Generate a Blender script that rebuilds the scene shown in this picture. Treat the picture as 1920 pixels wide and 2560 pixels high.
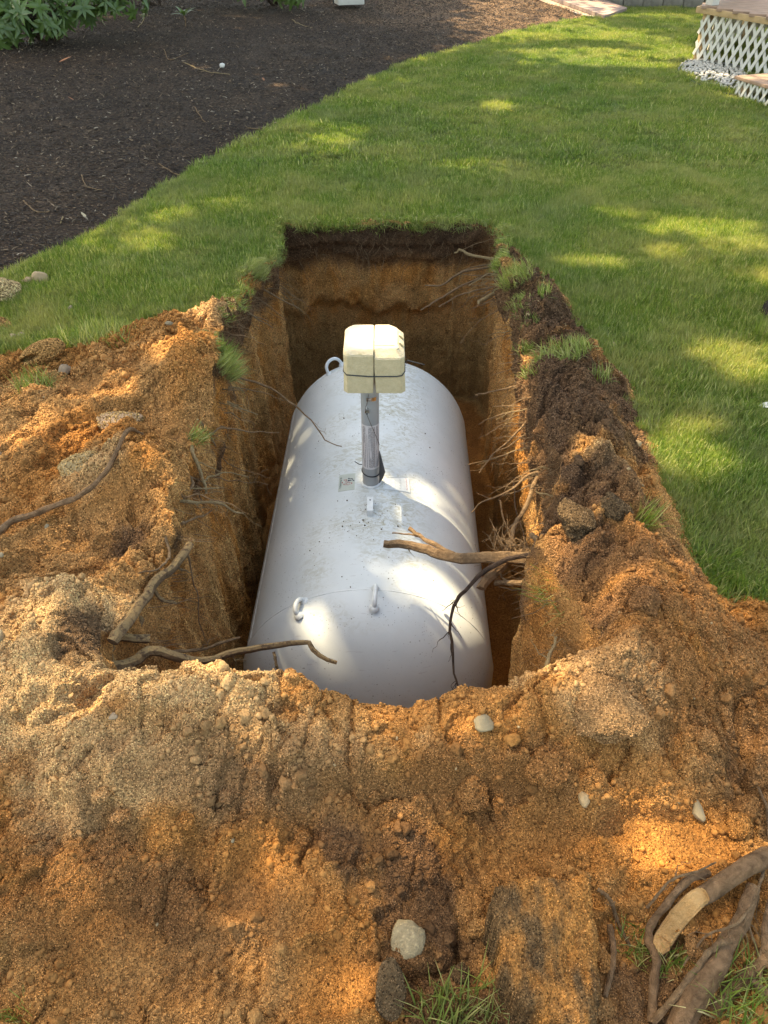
import bpy, bmesh, math, random
import numpy as np
from mathutils import Vector, Matrix, Euler

for o in list(bpy.data.objects):
    bpy.data.objects.remove(o)
scene = bpy.context.scene
COL = scene.collection
R = math.radians

# ---------------------------------------------------------------- camera
PITCH = R(40.7); FPX = 1850.0; CAMH = 1.6
cam_d = bpy.data.cameras.new('camera'); cam = bpy.data.objects.new('camera', cam_d); COL.objects.link(cam)
cam.location = (0, 0, CAMH); cam.rotation_euler = (R(90) - PITCH, 0, 0)
cam_d.sensor_fit = 'VERTICAL'; cam_d.sensor_height = 24.0; cam_d.lens = 24.0 * FPX / 2560.0
cam_d.clip_start = 0.05; cam_d.clip_end = 400
scene.camera = cam

# ---------------------------------------------------------------- light
SHX, SHY = 0.42, -0.32            # shift of a shadow on the ground for each metre of drop
sunv = Vector((-SHX, -SHY, 1.0)).normalized()      # towards the sun
elev = math.asin(sunv.z)
world = bpy.data.worlds.new('World'); scene.world = world; world.use_nodes = True
wn = world.node_tree; bg = wn.nodes['Background']
sky = wn.nodes.new('ShaderNodeTexSky'); sky.sky_type = 'NISHITA'; sky.sun_disc = False
sky.sun_elevation = elev; sky.sun_rotation = math.atan2(sunv.x, sunv.y)
sky.air_density = 1.0; sky.dust_density = 2.0; sky.ozone_density = 1.0
wn.links.new(sky.outputs[0], bg.inputs[0]); bg.inputs[1].default_value = 0.15
sun_d = bpy.data.lights.new('sun', 'SUN'); sun_d.energy = 3.8; sun_d.angle = R(0.53); sun_d.color = (1.0, 0.90, 0.76)
sun = bpy.data.objects.new('sun', sun_d); COL.objects.link(sun)
sun.rotation_euler = sunv.to_track_quat('Z', 'Y').to_euler(); sun.location = sunv * 30
vs = scene.view_settings; vs.view_transform = 'Standard'; vs.look = 'None'; vs.gamma = 1.0; vs.use_curve_mapping = False
vs.exposure = 2.1
vs.use_white_balance = True; vs.white_balance_temperature = 8800; vs.white_balance_tint = 6
scene.cycles.max_bounces = 5; scene.cycles.diffuse_bounces = 3; scene.cycles.transparent_max_bounces = 4
scene.cycles.use_denoising = True

# ---------------------------------------------------------------- helpers
CP, SP = math.cos(PITCH), math.sin(PITCH)
def ray(px, py):
    u = (px - 960) / FPX; v = (py - 1280) / FPX
    return (u, CP - v * SP, -SP - v * CP)
def at(px, py, z=0.0):
    d = ray(px, py); t = (z - CAMH) / d[2]
    return Vector((d[0] * t, d[1] * t, z))
def at_y(px, py, y):
    d = ray(px, py); t = y / d[1]
    return Vector((d[0] * t, y, CAMH + d[2] * t))
def depth(p): return p[1] * CP + (CAMH - p[2]) * SP

_T = np.random.default_rng(123).random(65536)
_KX, _KY, _KZ = np.int64(73856093), np.int64(19349663), np.int64(83492791)
def _look(h):
    h = h ^ (h >> 17); h = h * np.int64(0x2545F491); return _T[(h >> 11) & 65535]
def _h(ix, iy, iz, seed):
    return _look((ix.astype(np.int64) * _KX) ^ (iy.astype(np.int64) * _KY) ^ (np.asarray(iz).astype(np.int64) * _KZ) ^ np.int64(seed * 7919 + 13))
def vnoise(x, y, z, seed=0):
    x0 = np.floor(x); y0 = np.floor(y); z0 = np.floor(z)
    fx = x - x0; fy = y - y0; fz = z - z0
    fx = fx * fx * (3 - 2 * fx); fy = fy * fy * (3 - 2 * fy)
    X0 = x0.astype(np.int64) * _KX; X1 = X0 + _KX; Y0_ = y0.astype(np.int64) * _KY; Y1_ = Y0_ + _KY; Z0 = z0.astype(np.int64) * _KZ ^ np.int64(seed * 7919 + 13)
    def plane(Z):
        a = _look(X0 ^ Y0_ ^ Z); b = _look(X1 ^ Y0_ ^ Z); c = _look(X0 ^ Y1_ ^ Z); d = _look(X1 ^ Y1_ ^ Z)
        a = a + (b - a) * fx; c = c + (d - c) * fx; return a + (c - a) * fy
    r = plane(Z0)
    if z.size and (z.flat[0] != z.flat[-1] or z.max() != z.min()):
        fz = fz * fz * (3 - 2 * fz); Z1 = (z0.astype(np.int64) + 1) * _KZ ^ np.int64(seed * 7919 + 13)
        r = r + (plane(Z1) - r) * fz
    return r * 2 - 1
def fbm(x, y, z, s, octv=3, seed=0, gain=0.5):
    r = 0; a = 1.0; t = 0
    for i in range(octv):
        r = r + a * vnoise(x / s + 17.3 * i, y / s - 9.1 * i, z / s + 3.7 * i, seed + i); t += a
        a *= gain; s *= 0.5
    return r / t
def worley(x, y, s, seed=0, jit=0.9):
    gx = np.floor(x / s); gy = np.floor(y / s); best = np.full(x.shape, 9.0); rid = np.zeros(x.shape)
    zz = np.zeros(x.shape)
    for dx in (-1, 0, 1):
        for dy in (-1, 0, 1):
            cx = gx + dx; cy = gy + dy
            a = _h(cx, cy, zz, seed); b = _h(cx, cy, zz + 1, seed); c = _h(cx, cy, zz + 2, seed)
            px = (cx + 0.5 + (a - 0.5) * jit) * s; py = (cy + 0.5 + (b - 0.5) * jit) * s
            d = np.hypot(x - px, y - py) / s / (0.55 + 0.6 * c)
            m = d < best; best = np.where(m, d, best); rid = np.where(m, c, rid)
    return best, rid
def sstep(a, b, x):
    t = np.clip((x - a) / (b - a), 0, 1); return t * t * (3 - 2 * t)
def poly_sd(poly, x, y):
    """signed distance to a polygon, positive inside"""
    P = np.asarray(poly, float)[:, :2]; n = len(P)
    best = np.full(x.shape, 1e9); ins = np.zeros(x.shape, bool)
    for i in range(n):
        a = P[i]; b = P[(i + 1) % n]; e = b - a; L = e @ e + 1e-12
        t = np.clip(((x - a[0]) * e[0] + (y - a[1]) * e[1]) / L, 0, 1)
        best = np.minimum(best, np.hypot(x - a[0] - t * e[0], y - a[1] - t * e[1]))
        c = ((a[1] > y) != (b[1] > y)) & (x < (b[0] - a[0]) * (y - a[1]) / (b[1] - a[1] + 1e-12) + a[0])
        ins ^= c
    return np.where(ins, best, -best)

def tag(o, label=None, cat=None, group=None, kind=None):
    if label: o['label'] = label
    if cat: o['category'] = cat
    if group: o['group'] = group
    if kind: o['kind'] = kind
    return o
def link(o, parent=None):
    COL.objects.link(o)
    if parent is not None: o.parent = parent
    return o
def empty(name, loc, label, cat, group=None, rz=0):
    o = bpy.data.objects.new(name, None); COL.objects.link(o); o.empty_display_size = 0.1
    o.matrix_world = Matrix.Translation(loc) @ Matrix.Rotation(rz, 4, 'Z')
    return tag(o, label, cat, group)
def np_mesh(name, verts, faces, mat=None, smooth=True):
    """verts (n,3), faces (m,k) with one k"""
    verts = np.asarray(verts, np.float32); faces = np.asarray(faces, np.int32); k = faces.shape[1]
    me = bpy.data.meshes.new(name)
    me.vertices.add(len(verts)); me.vertices.foreach_set('co', verts.ravel())
    me.loops.add(faces.size); me.loops.foreach_set('vertex_index', faces.ravel())
    me.polygons.add(len(faces)); me.polygons.foreach_set('loop_start', np.arange(0, faces.size, k, dtype=np.int32))
    me.polygons.foreach_set('loop_total', np.full(len(faces), k, np.int32))
    if smooth: me.polygons.foreach_set('use_smooth', np.ones(len(faces), bool))
    me.update(calc_edges=True); me.validate()
    if mat: me.materials.append(mat)
    return me
def fattr(me, name, arr, typ='FLOAT'):
    a = me.attributes.new(name, typ, 'POINT')
    if typ == 'FLOAT': a.data.foreach_set('value', np.asarray(arr, np.float32))
    elif typ == 'INT': a.data.foreach_set('value', np.asarray(arr, np.int32))
    elif typ == 'FLOAT_VECTOR': a.data.foreach_set('vector', np.asarray(arr, np.float32).ravel())
    elif typ == 'FLOAT_COLOR':
        c = np.ones((len(arr), 4), np.float32); c[:, :3] = arr; a.data.foreach_set('color', c.ravel())

class MB:
    """collects vertices and faces of one part"""
    def __init__(s): s.v = []; s.f = []
    def add(s, vs, fs):
        b = len(s.v); s.v += [tuple(v) for v in vs]; s.f += [tuple(i + b for i in f) for f in fs]; return s
    def box(s, c, d, rot=None, bev=0.0):
        """box with chamfered edges; c centre, d full sizes"""
        bm = bmesh.new(); bmesh.ops.create_cube(bm, size=1.0)
        for v in bm.verts: v.co = Vector((v.co.x * d[0], v.co.y * d[1], v.co.z * d[2]))
        if bev > 0: bmesh.ops.bevel(bm, geom=list(bm.edges), offset=bev, segments=2, affect='EDGES', profile=0.6)
        M = Matrix.Translation(c) @ (rot.to_matrix().to_4x4() if rot is not None else Matrix())
        bm.transform(M); bm.verts.index_update()
        s.add([v.co for v in bm.verts], [[v.index for v in f.verts] for f in bm.faces]); bm.free(); return s
    def tube(s, pts, rad, sides=8, cap=True, rough=0.0, seed=0):
        pts = [Vector(p) for p in pts]; n = len(pts)
        if not hasattr(rad, '__len__'): rad = [rad] * n
        rings = []; up = None
        for i, p in enumerate(pts):
            t = (pts[min(i + 1, n - 1)] - pts[max(i - 1, 0)])
            if t.length < 1e-9: t = Vector((0, 0, 1))
            t.normalize()
            if up is None:
                up = Vector((0, 0, 1)) if abs(t.z) < 0.9 else Vector((1, 0, 0))
            a = t.cross(up).normalized(); up = a.cross(t).normalized()
            rings.append([p + (a * math.cos(2 * math.pi * k / sides) + up * math.sin(2 * math.pi * k / sides)) * rad[i] for k in range(sides)])
        if rough > 0:
            I, K = np.meshgrid(np.arange(n), np.arange(sides), indexing='ij'); an = 2 * np.pi * K / sides
            q = vnoise(np.cos(an) * 2.0, np.sin(an) * 2.0, I * 0.13, 900 + seed) * 0.6 + vnoise(np.cos(an) * 5, np.sin(an) * 5, I * 0.12, 950 + seed) * 0.4
            for i in range(n):
                for k in range(sides): rings[i][k] = pts[i] + (rings[i][k] - pts[i]) * (1 + rough * q[i, k])
        vs_ = [v for r in rings for v in r]; fs = []
        for i in range(n - 1):
            for k in range(sides):
                k2 = (k + 1) % sides
                fs.append((i * sides + k, i * sides + k2, (i + 1) * sides + k2, (i + 1) * sides + k))
        if cap:
            fs.append(tuple(range(sides))[::-1]); fs.append(tuple((n - 1) * sides + k for k in range(sides)))
        return s.add(vs_, fs)
    def build(s, name, mat, parent=None, smooth=True, world=True):
        me = bpy.data.meshes.new(name); me.from_pydata([tuple(v) for v in s.v], [], s.f); me.update()
        bm = bmesh.new(); bm.from_mesh(me); bmesh.ops.recalc_face_normals(bm, faces=list(bm.faces)); bm.to_mesh(me); bm.free()
        if smooth:
            me.polygons.foreach_set('use_smooth', [True] * len(me.polygons)); me.set_sharp_from_angle(angle=R(38))
        me.materials.append(mat)
        o = bpy.data.objects.new(name, me); link(o, parent)
        if parent is not None and world:
            o.matrix_parent_inverse = parent.matrix_world.inverted()
        return o

def spline(pts, n):
    """Catmull-Rom through pts, n samples"""
    P = np.asarray([tuple(p) for p in pts], float)
    if len(P) == 2: return [tuple(P[0] + (P[1] - P[0]) * k / (n - 1)) for k in range(n)]
    Q = np.vstack([2 * P[0] - P[1], P, 2 * P[-1] - P[-2]]); out = []
    for k in range(n):
        u = k / (n - 1) * (len(P) - 1); i = min(int(u), len(P) - 2); t = u - i
        a, b, c, d = Q[i:i + 4]
        out.append(tuple(0.5 * ((2 * b) + (c - a) * t + (2 * a - 5 * b + 4 * c - d) * t * t + (3 * b - a - 3 * c + d) * t ** 3)))
    return out

# ---------------------------------------------------------------- materials
def mat(name):
    m = bpy.data.materials.new(name); m.use_nodes = True
    nt = m.node_tree; return m, nt, nt.nodes['Principled BSDF']
def N(nt, typ, **kw):
    n = nt.nodes.new(typ)
    for k, v in kw.items():
        if k.startswith('i_'): n.inputs[k[2:].replace('_', ' ')].default_value = v
        else: setattr(n, k, v)
    return n
def ramp(nt, fac, stops):
    r = nt.nodes.new('ShaderNodeValToRGB'); e = r.color_ramp.elements
    while len(e) < len(stops): e.new(0.5)
    for q, (p, c) in zip(e, stops):
        q.position = p; q.color = c if len(c) == 4 else (*c, 1)
    nt.links.new(fac, r.inputs[0]); return r.outputs[0]
def mixc(nt, fac, a, b, mode='MIX'):
    n = nt.nodes.new('ShaderNodeMix'); n.data_type = 'RGBA'; n.blend_type = mode
    for i, v in ((0, fac), (6, a), (7, b)):
        if isinstance(v, (int, float)): n.inputs[i].default_value = v
        elif isinstance(v, tuple): n.inputs[i].default_value = v if len(v) == 4 else (*v, 1)
        else: nt.links.new(v, n.inputs[i])
    return n.outputs[2]
def noise(nt, scale, detail=4, rough=0.55, vec=None, dist=0.0):
    n = N(nt, 'ShaderNodeTexNoise'); n.inputs['Scale'].default_value = scale; n.inputs['Detail'].default_value = detail
    n.inputs['Roughness'].default_value = rough; n.inputs['Distortion'].default_value = dist
    if vec is not None: nt.links.new(vec, n.inputs['Vector'])
    return n.outputs['Fac']
def pos(nt): return N(nt, 'ShaderNodeNewGeometry').outputs['Position']
def objco(nt): return N(nt, 'ShaderNodeTexCoord').outputs['Object']
def bump(nt, h, strength, dist, normal=None):
    b = N(nt, 'ShaderNodeBump'); b.inputs['Strength'].default_value = strength; b.inputs['Distance'].default_value = dist
    nt.links.new(h, b.inputs['Height'])
    if normal is not None: nt.links.new(normal, b.inputs['Normal'])
    return b.outputs[0]

def simple(name, col, rough=0.6, var=0.25, scale=8, bs=0.3, bd=0.004, metal=0.0, bscale=None, spec=0.5):
    """colour with mottling and fine relief"""
    m, nt, b = mat(name); v = objco(nt)
    f = noise(nt, scale, 5, 0.6, v)
    lo = tuple(c * (1 - var) for c in col); hi = tuple(min(1, c * (1 + var)) for c in col)
    nt.links.new(ramp(nt, f, [(0.3, lo), (0.7, hi)]), b.inputs['Base Color'])
    b.inputs['Roughness'].default_value = rough; b.inputs['Metallic'].default_value = metal
    b.inputs['Specular IOR Level'].default_value = spec
    if bs > 0:
        nt.links.new(bump(nt, noise(nt, bscale or scale * 6, 4, 0.6, v), bs, bd), b.inputs['Normal'])
    return m

def soil_mat():
    m, nt, b = mat('soil'); p = pos(nt)
    a = N(nt, 'ShaderNodeAttribute', attribute_name='Col').outputs['Color']
    v1 = N(nt, 'ShaderNodeTexVoronoi'); v1.inputs['Scale'].default_value = 260; nt.links.new(p, v1.inputs['Vector'])
    n1 = noise(nt, 110, 3, 0.75, p); n2 = noise(nt, 9, 3, 0.6, p)
    c = mixc(nt, 1.0, a, ramp(nt, n1, [(0.28, (0.45, 0.43, 0.41)), (0.5, (1, 1, 1)), (0.72, (1.4, 1.4, 1.37))]), 'MULTIPLY')
    c = mixc(nt, 1.0, c, ramp(nt, n2, [(0.35, (0.86, 0.83, 0.8)), (0.65, (1.1, 1.1, 1.1))]), 'MULTIPLY')
    # single pale and dark grains
    sp = N(nt, 'ShaderNodeSeparateColor'); nt.links.new(v1.outputs['Color'], sp.inputs[0])
    c = mixc(nt, ramp(nt, sp.outputs[0], [(0.80, (0, 0, 0)), (0.9, (0.55, 0.55, 0.55))]), c, mixc(nt, 1.0, c, (1.55, 1.5, 1.45), 'MULTIPLY'))
    c = mixc(nt, ramp(nt, sp.outputs[1], [(0.84, (0, 0, 0)), (0.9, (0.6, 0.6, 0.6))]), c, mixc(nt, 1.0, c, (0.42, 0.4, 0.4), 'MULTIPLY'))
    nt.links.new(c, b.inputs['Base Color'])
    b.inputs['Roughness'].default_value = 0.95; b.inputs['Specular IOR Level'].default_value = 0.15
    nb = bump(nt, v1.outputs['Distance'], 0.8, 0.005)
    nb = bump(nt, n1, 0.9, 0.016, nb)
    nt.links.new(nb, b.inputs['Normal']); return m
def lawn_mat():
    m, nt, b = mat('lawn_thatch'); p = pos(nt)
    c = ramp(nt, noise(nt, 25, 5, 0.7, p), [(0.3, (0.05, 0.055, 0.02)), (0.5, (0.09, 0.10, 0.035)), (0.72, (0.18, 0.155, 0.075))])
    nt.links.new(c, b.inputs['Base Color']); b.inputs['Roughness'].default_value = 0.95; b.inputs['Specular IOR Level'].default_value = 0.1
    nt.links.new(bump(nt, noise(nt, 120, 4, 0.7, p), 0.8, 0.02), b.inputs['Normal']); return m
def mulch_mat():
    m, nt, b = mat('mulch'); p = pos(nt)
    mp = N(nt, 'ShaderNodeMapping'); mp.inputs['Scale'].default_value = (1, 2.2, 1); mp.inputs['Rotation'].default_value = (0, 0, 0.7); nt.links.new(p, mp.inputs[0])
    v = N(nt, 'ShaderNodeTexVoronoi'); v.inputs['Scale'].default_value = 62; v.inputs['Randomness'].default_value = 1; nt.links.new(mp.outputs[0], v.inputs['Vector'])
    sp = N(nt, 'ShaderNodeSeparateColor'); nt.links.new(v.outputs['Color'], sp.inputs[0])
    c = ramp(nt, sp.outputs[0], [(0.0, (0.030, 0.018, 0.011)), (0.6, (0.062, 0.039, 0.024)), (0.9, (0.11, 0.072, 0.045)), (1.0, (0.25, 0.17, 0.105))])
    c = mixc(nt, 1.0, c, ramp(nt, noise(nt, 1.3, 4, 0.6, p), [(0.35, (0.75, 0.75, 0.78)), (0.65, (1.25, 1.2, 1.12))]), 'MULTIPLY')
    # dry mulch at the far end, paler with sunlight put into its colour
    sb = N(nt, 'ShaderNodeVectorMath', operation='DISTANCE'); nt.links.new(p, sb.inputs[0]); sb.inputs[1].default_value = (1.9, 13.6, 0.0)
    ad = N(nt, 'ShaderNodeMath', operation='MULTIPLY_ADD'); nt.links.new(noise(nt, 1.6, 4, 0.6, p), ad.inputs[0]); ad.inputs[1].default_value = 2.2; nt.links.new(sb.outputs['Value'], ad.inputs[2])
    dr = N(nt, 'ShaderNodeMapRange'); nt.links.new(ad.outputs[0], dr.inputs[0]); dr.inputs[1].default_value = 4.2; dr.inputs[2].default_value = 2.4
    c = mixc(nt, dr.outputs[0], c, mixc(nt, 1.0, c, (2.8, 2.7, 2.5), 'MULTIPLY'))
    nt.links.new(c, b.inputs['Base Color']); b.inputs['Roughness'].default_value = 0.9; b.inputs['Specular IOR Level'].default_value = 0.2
    nb = bump(nt, v.outputs['Distance'], 0.9, 0.03); nb = bump(nt, noise(nt, 90, 4, 0.7, p), 0.7, 0.02, nb)
    nt.links.new(nb, b.inputs['Normal']); return m
def blade_mat():
    m, nt, b = mat('grass_blade'); p = pos(nt)
    br = N(nt, 'ShaderNodeAttribute', attribute_name='br').outputs['Fac']; bt = N(nt, 'ShaderNodeAttribute', attribute_name='bt').outputs['Fac']
    g = ramp(nt, br, [(0.0, (0.080, 0.132, 0.024)), (0.38, (0.142, 0.210, 0.038)), (0.70, (0.245, 0.300, 0.066)), (0.82, (0.40, 0.36, 0.15)), (1.0, (0.64, 0.55, 0.32))])
    g = mixc(nt, ramp(nt, noise(nt, 2.6, 4, 0.65, p), [(0.44, (0, 0, 0)), (0.64, (0.62, 0.62, 0.62))]), g, (0.36, 0.325, 0.15))
    g = mixc(nt, 1.0, g, ramp(nt, noise(nt, 0.8, 3, 0.6, p), [(0.35, (0.75, 0.86, 0.8)), (0.65, (1.15, 1.1, 0.95))]), 'MULTIPLY')
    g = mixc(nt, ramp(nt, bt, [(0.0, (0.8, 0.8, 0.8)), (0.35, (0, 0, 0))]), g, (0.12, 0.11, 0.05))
    nt.links.new(g, b.inputs['Base Color']); b.inputs['Roughness'].default_value = 0.5; b.inputs['Specular IOR Level'].default_value = 0.35
    tr = N(nt, 'ShaderNodeBsdfTranslucent'); nt.links.new(mixc(nt, 1.0, g, (1.5, 1.6, 0.9), 'MULTIPLY'), tr.inputs['Color'])
    mx = N(nt, 'ShaderNodeMixShader'); mx.inputs[0].default_value = 0.38
    nt.links.new(b.outputs[0], mx.inputs[1]); nt.links.new(tr.outputs[0], mx.inputs[2])
    nt.links.new(mx.outputs[0], nt.nodes['Material Output'].inputs[0]); return m
def leaf_mat(name, c0, c1, rough=0.4):
    m, nt, b = mat(name); oi = N(nt, 'ShaderNodeObjectInfo').outputs['Random']; p = pos(nt)
    f = N(nt, 'ShaderNodeMath', operation='ADD'); nt.links.new(oi, f.inputs[0]); nt.links.new(noise(nt, 6, 3, 0.6, p), f.inputs[1])
    f2 = N(nt, 'ShaderNodeMath', operation='MULTIPLY'); nt.links.new(f.outputs[0], f2.inputs[0]); f2.inputs[1].default_value = 0.6
    g = ramp(nt, f2.outputs[0], [(0.2, c0), (0.8, c1)])
    nt.links.new(g, b.inputs['Base Color']); b.inputs['Roughness'].default_value = rough
    tr = N(nt, 'ShaderNodeBsdfTranslucent'); nt.links.new(mixc(nt, 1.0, g, (1.3, 1.5, 0.7), 'MULTIPLY'), tr.inputs['Color'])
    mx = N(nt, 'ShaderNodeMixShader'); mx.inputs[0].default_value = 0.2
    nt.links.new(b.outputs[0], mx.inputs[1]); nt.links.new(tr.outputs[0], mx.inputs[2])
    nt.links.new(mx.outputs[0], nt.nodes['Material Output'].inputs[0]); return m
def bark_mat(name, c0, c1, scale=40, sand=0.0):
    m, nt, b = mat(name); p = pos(nt)
    n1 = noise(nt, scale, 6, 0.7, p, 0.6)
    c = ramp(nt, n1, [(0.3, c0), (0.7, c1)])
    if sand > 0:
        nrm = N(nt, 'ShaderNodeNewGeometry').outputs['Normal']; sx = N(nt, 'ShaderNodeSeparateXYZ'); nt.links.new(nrm, sx.inputs[0])
        mm = N(nt, 'ShaderNodeMath', operation='MULTIPLY'); nt.links.new(sx.outputs[2], mm.inputs[0]); nt.links.new(ramp(nt, noise(nt, 60, 4, 0.7, p), [(0.4, (0, 0, 0)), (0.5, (1, 1, 1))]), mm.inputs[1])
        mm.use_clamp = True
        c = mixc(nt, mm.outputs[0], c, (0.42, 0.28, 0.13))
    nt.links.new(c, b.inputs['Base Color']); b.inputs['Roughness'].default_value = 0.9; b.inputs['Specular IOR Level'].default_value = 0.2
    nt.links.new(bump(nt, noise(nt, scale * 3, 5, 0.75, p), 1.0, 0.012), b.inputs['Normal']); return m

M = {}
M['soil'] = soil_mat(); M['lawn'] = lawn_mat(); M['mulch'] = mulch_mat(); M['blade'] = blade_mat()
M['root'] = bark_mat('root_bark', (0.12, 0.070, 0.036), (0.37, 0.24, 0.13), 60)
M['root_pale'] = bark_mat('pale_root', (0.22, 0.15, 0.072), (0.46, 0.335, 0.175), 60)
M['root_dark'] = bark_mat('dark_root', (0.03, 0.02, 0.015), (0.10, 0.065, 0.045), 60)
M['root_sand'] = bark_mat('sandy_root', (0.10, 0.06, 0.035), (0.28, 0.18, 0.10), 60, 1.0)
M['log'] = bark_mat('log_bark', (0.11, 0.062, 0.030), (0.34, 0.205, 0.11), 45)
M['trunk'] = bark_mat('trunk_bark', (0.012, 0.009, 0.007), (0.05, 0.036, 0.027), 30)
M['wood'] = bark_mat('fresh_wood', (0.46, 0.255, 0.095), (0.64, 0.40, 0.18), 35)
# ================================================================ ground
LIP = [(690,568,0),(800,565,0),(960,566,0),(1100,567,0),(1235,568,0),(1258,600,0),(1243,640,0),(1245,700,0),(1270,760,.02),(1298,830,.04),(1305,900,.05),(1330,960,.05),
       (1340,1020,.06),(1345,1080,.06),(1370,1150,.07),(1390,1220,.08),(1395,1290,.08),(1355,1370,.1),(1350,1410,.1),(1380,1460,.1),(1430,1540,.1),(1470,1600,.12),(1465,1650,.14),
       (1400,1672,.15),(1300,1690,.15),(1240,1735,.15),(1150,1742,.14),(1060,1765,.13),(1000,1762,.13),(900,1745,.14),(800,1722,.15),(720,1695,.16),(620,1702,.16),(500,1698,.16),
       (400,1712,.15),(330,1718,.15),(290,1702,.14),(268,1668,.13),(290,1622,.12),(350,1578,.1),(355,1510,.1),(400,1440,.08),(440,1370,.08),(455,1300,.08),(480,1230,.08),(480,1160,.08),
       (510,1090,.08),(540,1020,.08),(570,950,.06),(555,880,.06),(570,820,.05),(600,770,.03),(610,720,.01),(640,680,0),(688,650,0),(693,600,0)]
SOIL = [(693,560),(1240,560),(1275,600),(1300,640),(1400,720),(1470,830),(1545,940),(1610,1060),(1665,1230),(1740,1400),(1785,1480),(1900,1505),(2300,1530),(2900,2000),(3200,3600),(-1400,3600),
        (-1000,1500),(-400,905),(0,885),(120,875),(230,850),(300,838),(380,800),(480,778),(540,765),(585,745),(600,700),(630,672),(675,640)]
MULCH = [(-900,1000),(-400,860),(0,700),(140,640),(270,570),(400,487),(520,410),(640,347),(760,290),(880,228),(1000,170),(1100,138),(1200,110),(1300,82),(1400,60),(1470,44),(1500,33),(1460,-8),(900,-60),(-3000,-60),(-3000,600)]
CTRL = [(1360,760,.03),(1420,860,.11),(1480,960,.11),(1450,1060,.15),(1530,1060,.08),(1480,1160,.18),(1580,1180,.09),(1500,1250,.2),(1620,1280,.1),(1470,1350,.22),(1560,1380,.23),(1680,1400,.09),
        (1600,1480,.24),(1740,1520,.1),(1560,1560,.25),(1680,1620,.17),(1800,1620,.08),(1560,1680,.25),(1700,1750,.14),(1850,1750,.05),(1880,1600,.05),
        (1400,1760,.21),(1250,1800,.19),(1100,1820,.14),(950,1820,.14),(800,1780,.17),(650,1760,.20),(500,1760,.21),(350,1780,.22),(200,1760,.2),
        (1400,1880,.12),(1200,1930,.1),(1000,1950,.08),(800,1930,.10),(600,1900,.12),(400,1900,.13),(200,1900,.14),(50,1900,.13),(1600,1900,.08),(1800,1950,.04),(1300,2050,.02),(1000,2080,.0),(700,2080,.03),(400,2080,.05),(150,2080,.06),
        (150,2300,.03),(500,2250,-.04),(550,2400,-.055),(350,2420,-.055),(900,2300,0),(1222,2300,-.06),(1226,2420,-.07),(1532,2350,-.04),(1190,2480,-.03),(1500,2400,0),(1750,2400,-.01),(1750,2200,.02),(100,2500,.02),(800,2540,.0),(1200,2540,-.03),(1700,2560,-.02),
        (-200,2300,.05),(2100,2300,0),(960,2800,0),(-300,1800,.1),(2200,1800,0),(-800,3300,0),(2700,3300,0),
        (560,790,.05),(480,800,.07),(420,860,.14),(350,900,.06),(540,900,.14),(480,950,.18),(400,980,.14),(300,1000,.07),(200,960,.02),(100,950,.01),(450,1060,.09),(380,1100,.1),(260,1090,.08),(150,1060,.03),(60,1050,.02),
        (300,1180,.20),(230,1220,.19),(120,1180,.06),(400,1200,.17),(420,1300,.13),(330,1320,.1),(200,1350,.1),(60,1300,.06),(330,1400,.07),(260,1430,.08),(150,1460,.15),(280,1500,.17),(180,1560,.22),(60,1550,.2),(220,1650,.2),(120,1700,.22),(30,1700,.2),(-150,1500,.15)]
lipP = np.array([tuple(at(*q)) for q in LIP])
soilP = np.array([tuple(at(*q))[:2] for q in SOIL])
mulchP = np.array([tuple(at(q[0], max(q[1], -120)))[:2] for q in MULCH])
def seg(pxs): return np.array([tuple(at(*q))[:2] for q in pxs])

# macro height: thin plate spline through the control heights
cp_ = [tuple(at(*q)) for q in LIP] + [tuple(at(*q)) for q in CTRL]
for i, q in enumerate(SOIL):
    a = at(*q)
    if a.y > 1.0 and abs(a.x) < 3: cp_.append((a.x * 1.04 + (0.0 if abs(a.x) > .3 else 0), a.y * 1.01 + .03, 0.0))
for x in np.linspace(-3.5, 3.5, 8):
    for y in (5.2, 6.5, 3.6, 2.2, -1.2):
        if abs(x) > 2 or y > 5 or y < 0: cp_.append((x, y, 0.0))
CPT = np.array(cp_)
def tps_k(r2): return 0.5 * r2 * np.log(r2 + 1e-9)
_n = len(CPT); _K = tps_k(((CPT[:, None, :2] - CPT[None, :, :2]) ** 2).sum(-1)) + 0.002 * np.eye(_n)
_P = np.c_[np.ones(_n), CPT[:, :2]]; _A = np.block([[_K, _P], [_P.T, np.zeros((3, 3))]])
_w = np.linalg.solve(_A, np.r_[CPT[:, 2], 0, 0, 0])
def macro(x, y):
    out = np.empty(x.shape)
    for i in range(0, len(x), 20000):
        xs = x[i:i + 20000]; ys = y[i:i + 20000]
        r2 = (xs[:, None] - CPT[None, :, 0]) ** 2 + (ys[:, None] - CPT[None, :, 1]) ** 2
        out[i:i + 20000] = tps_k(r2) @ _w[:_n] + _w[_n] + _w[_n + 1] * xs + _w[_n + 2] * ys
    return out
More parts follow.
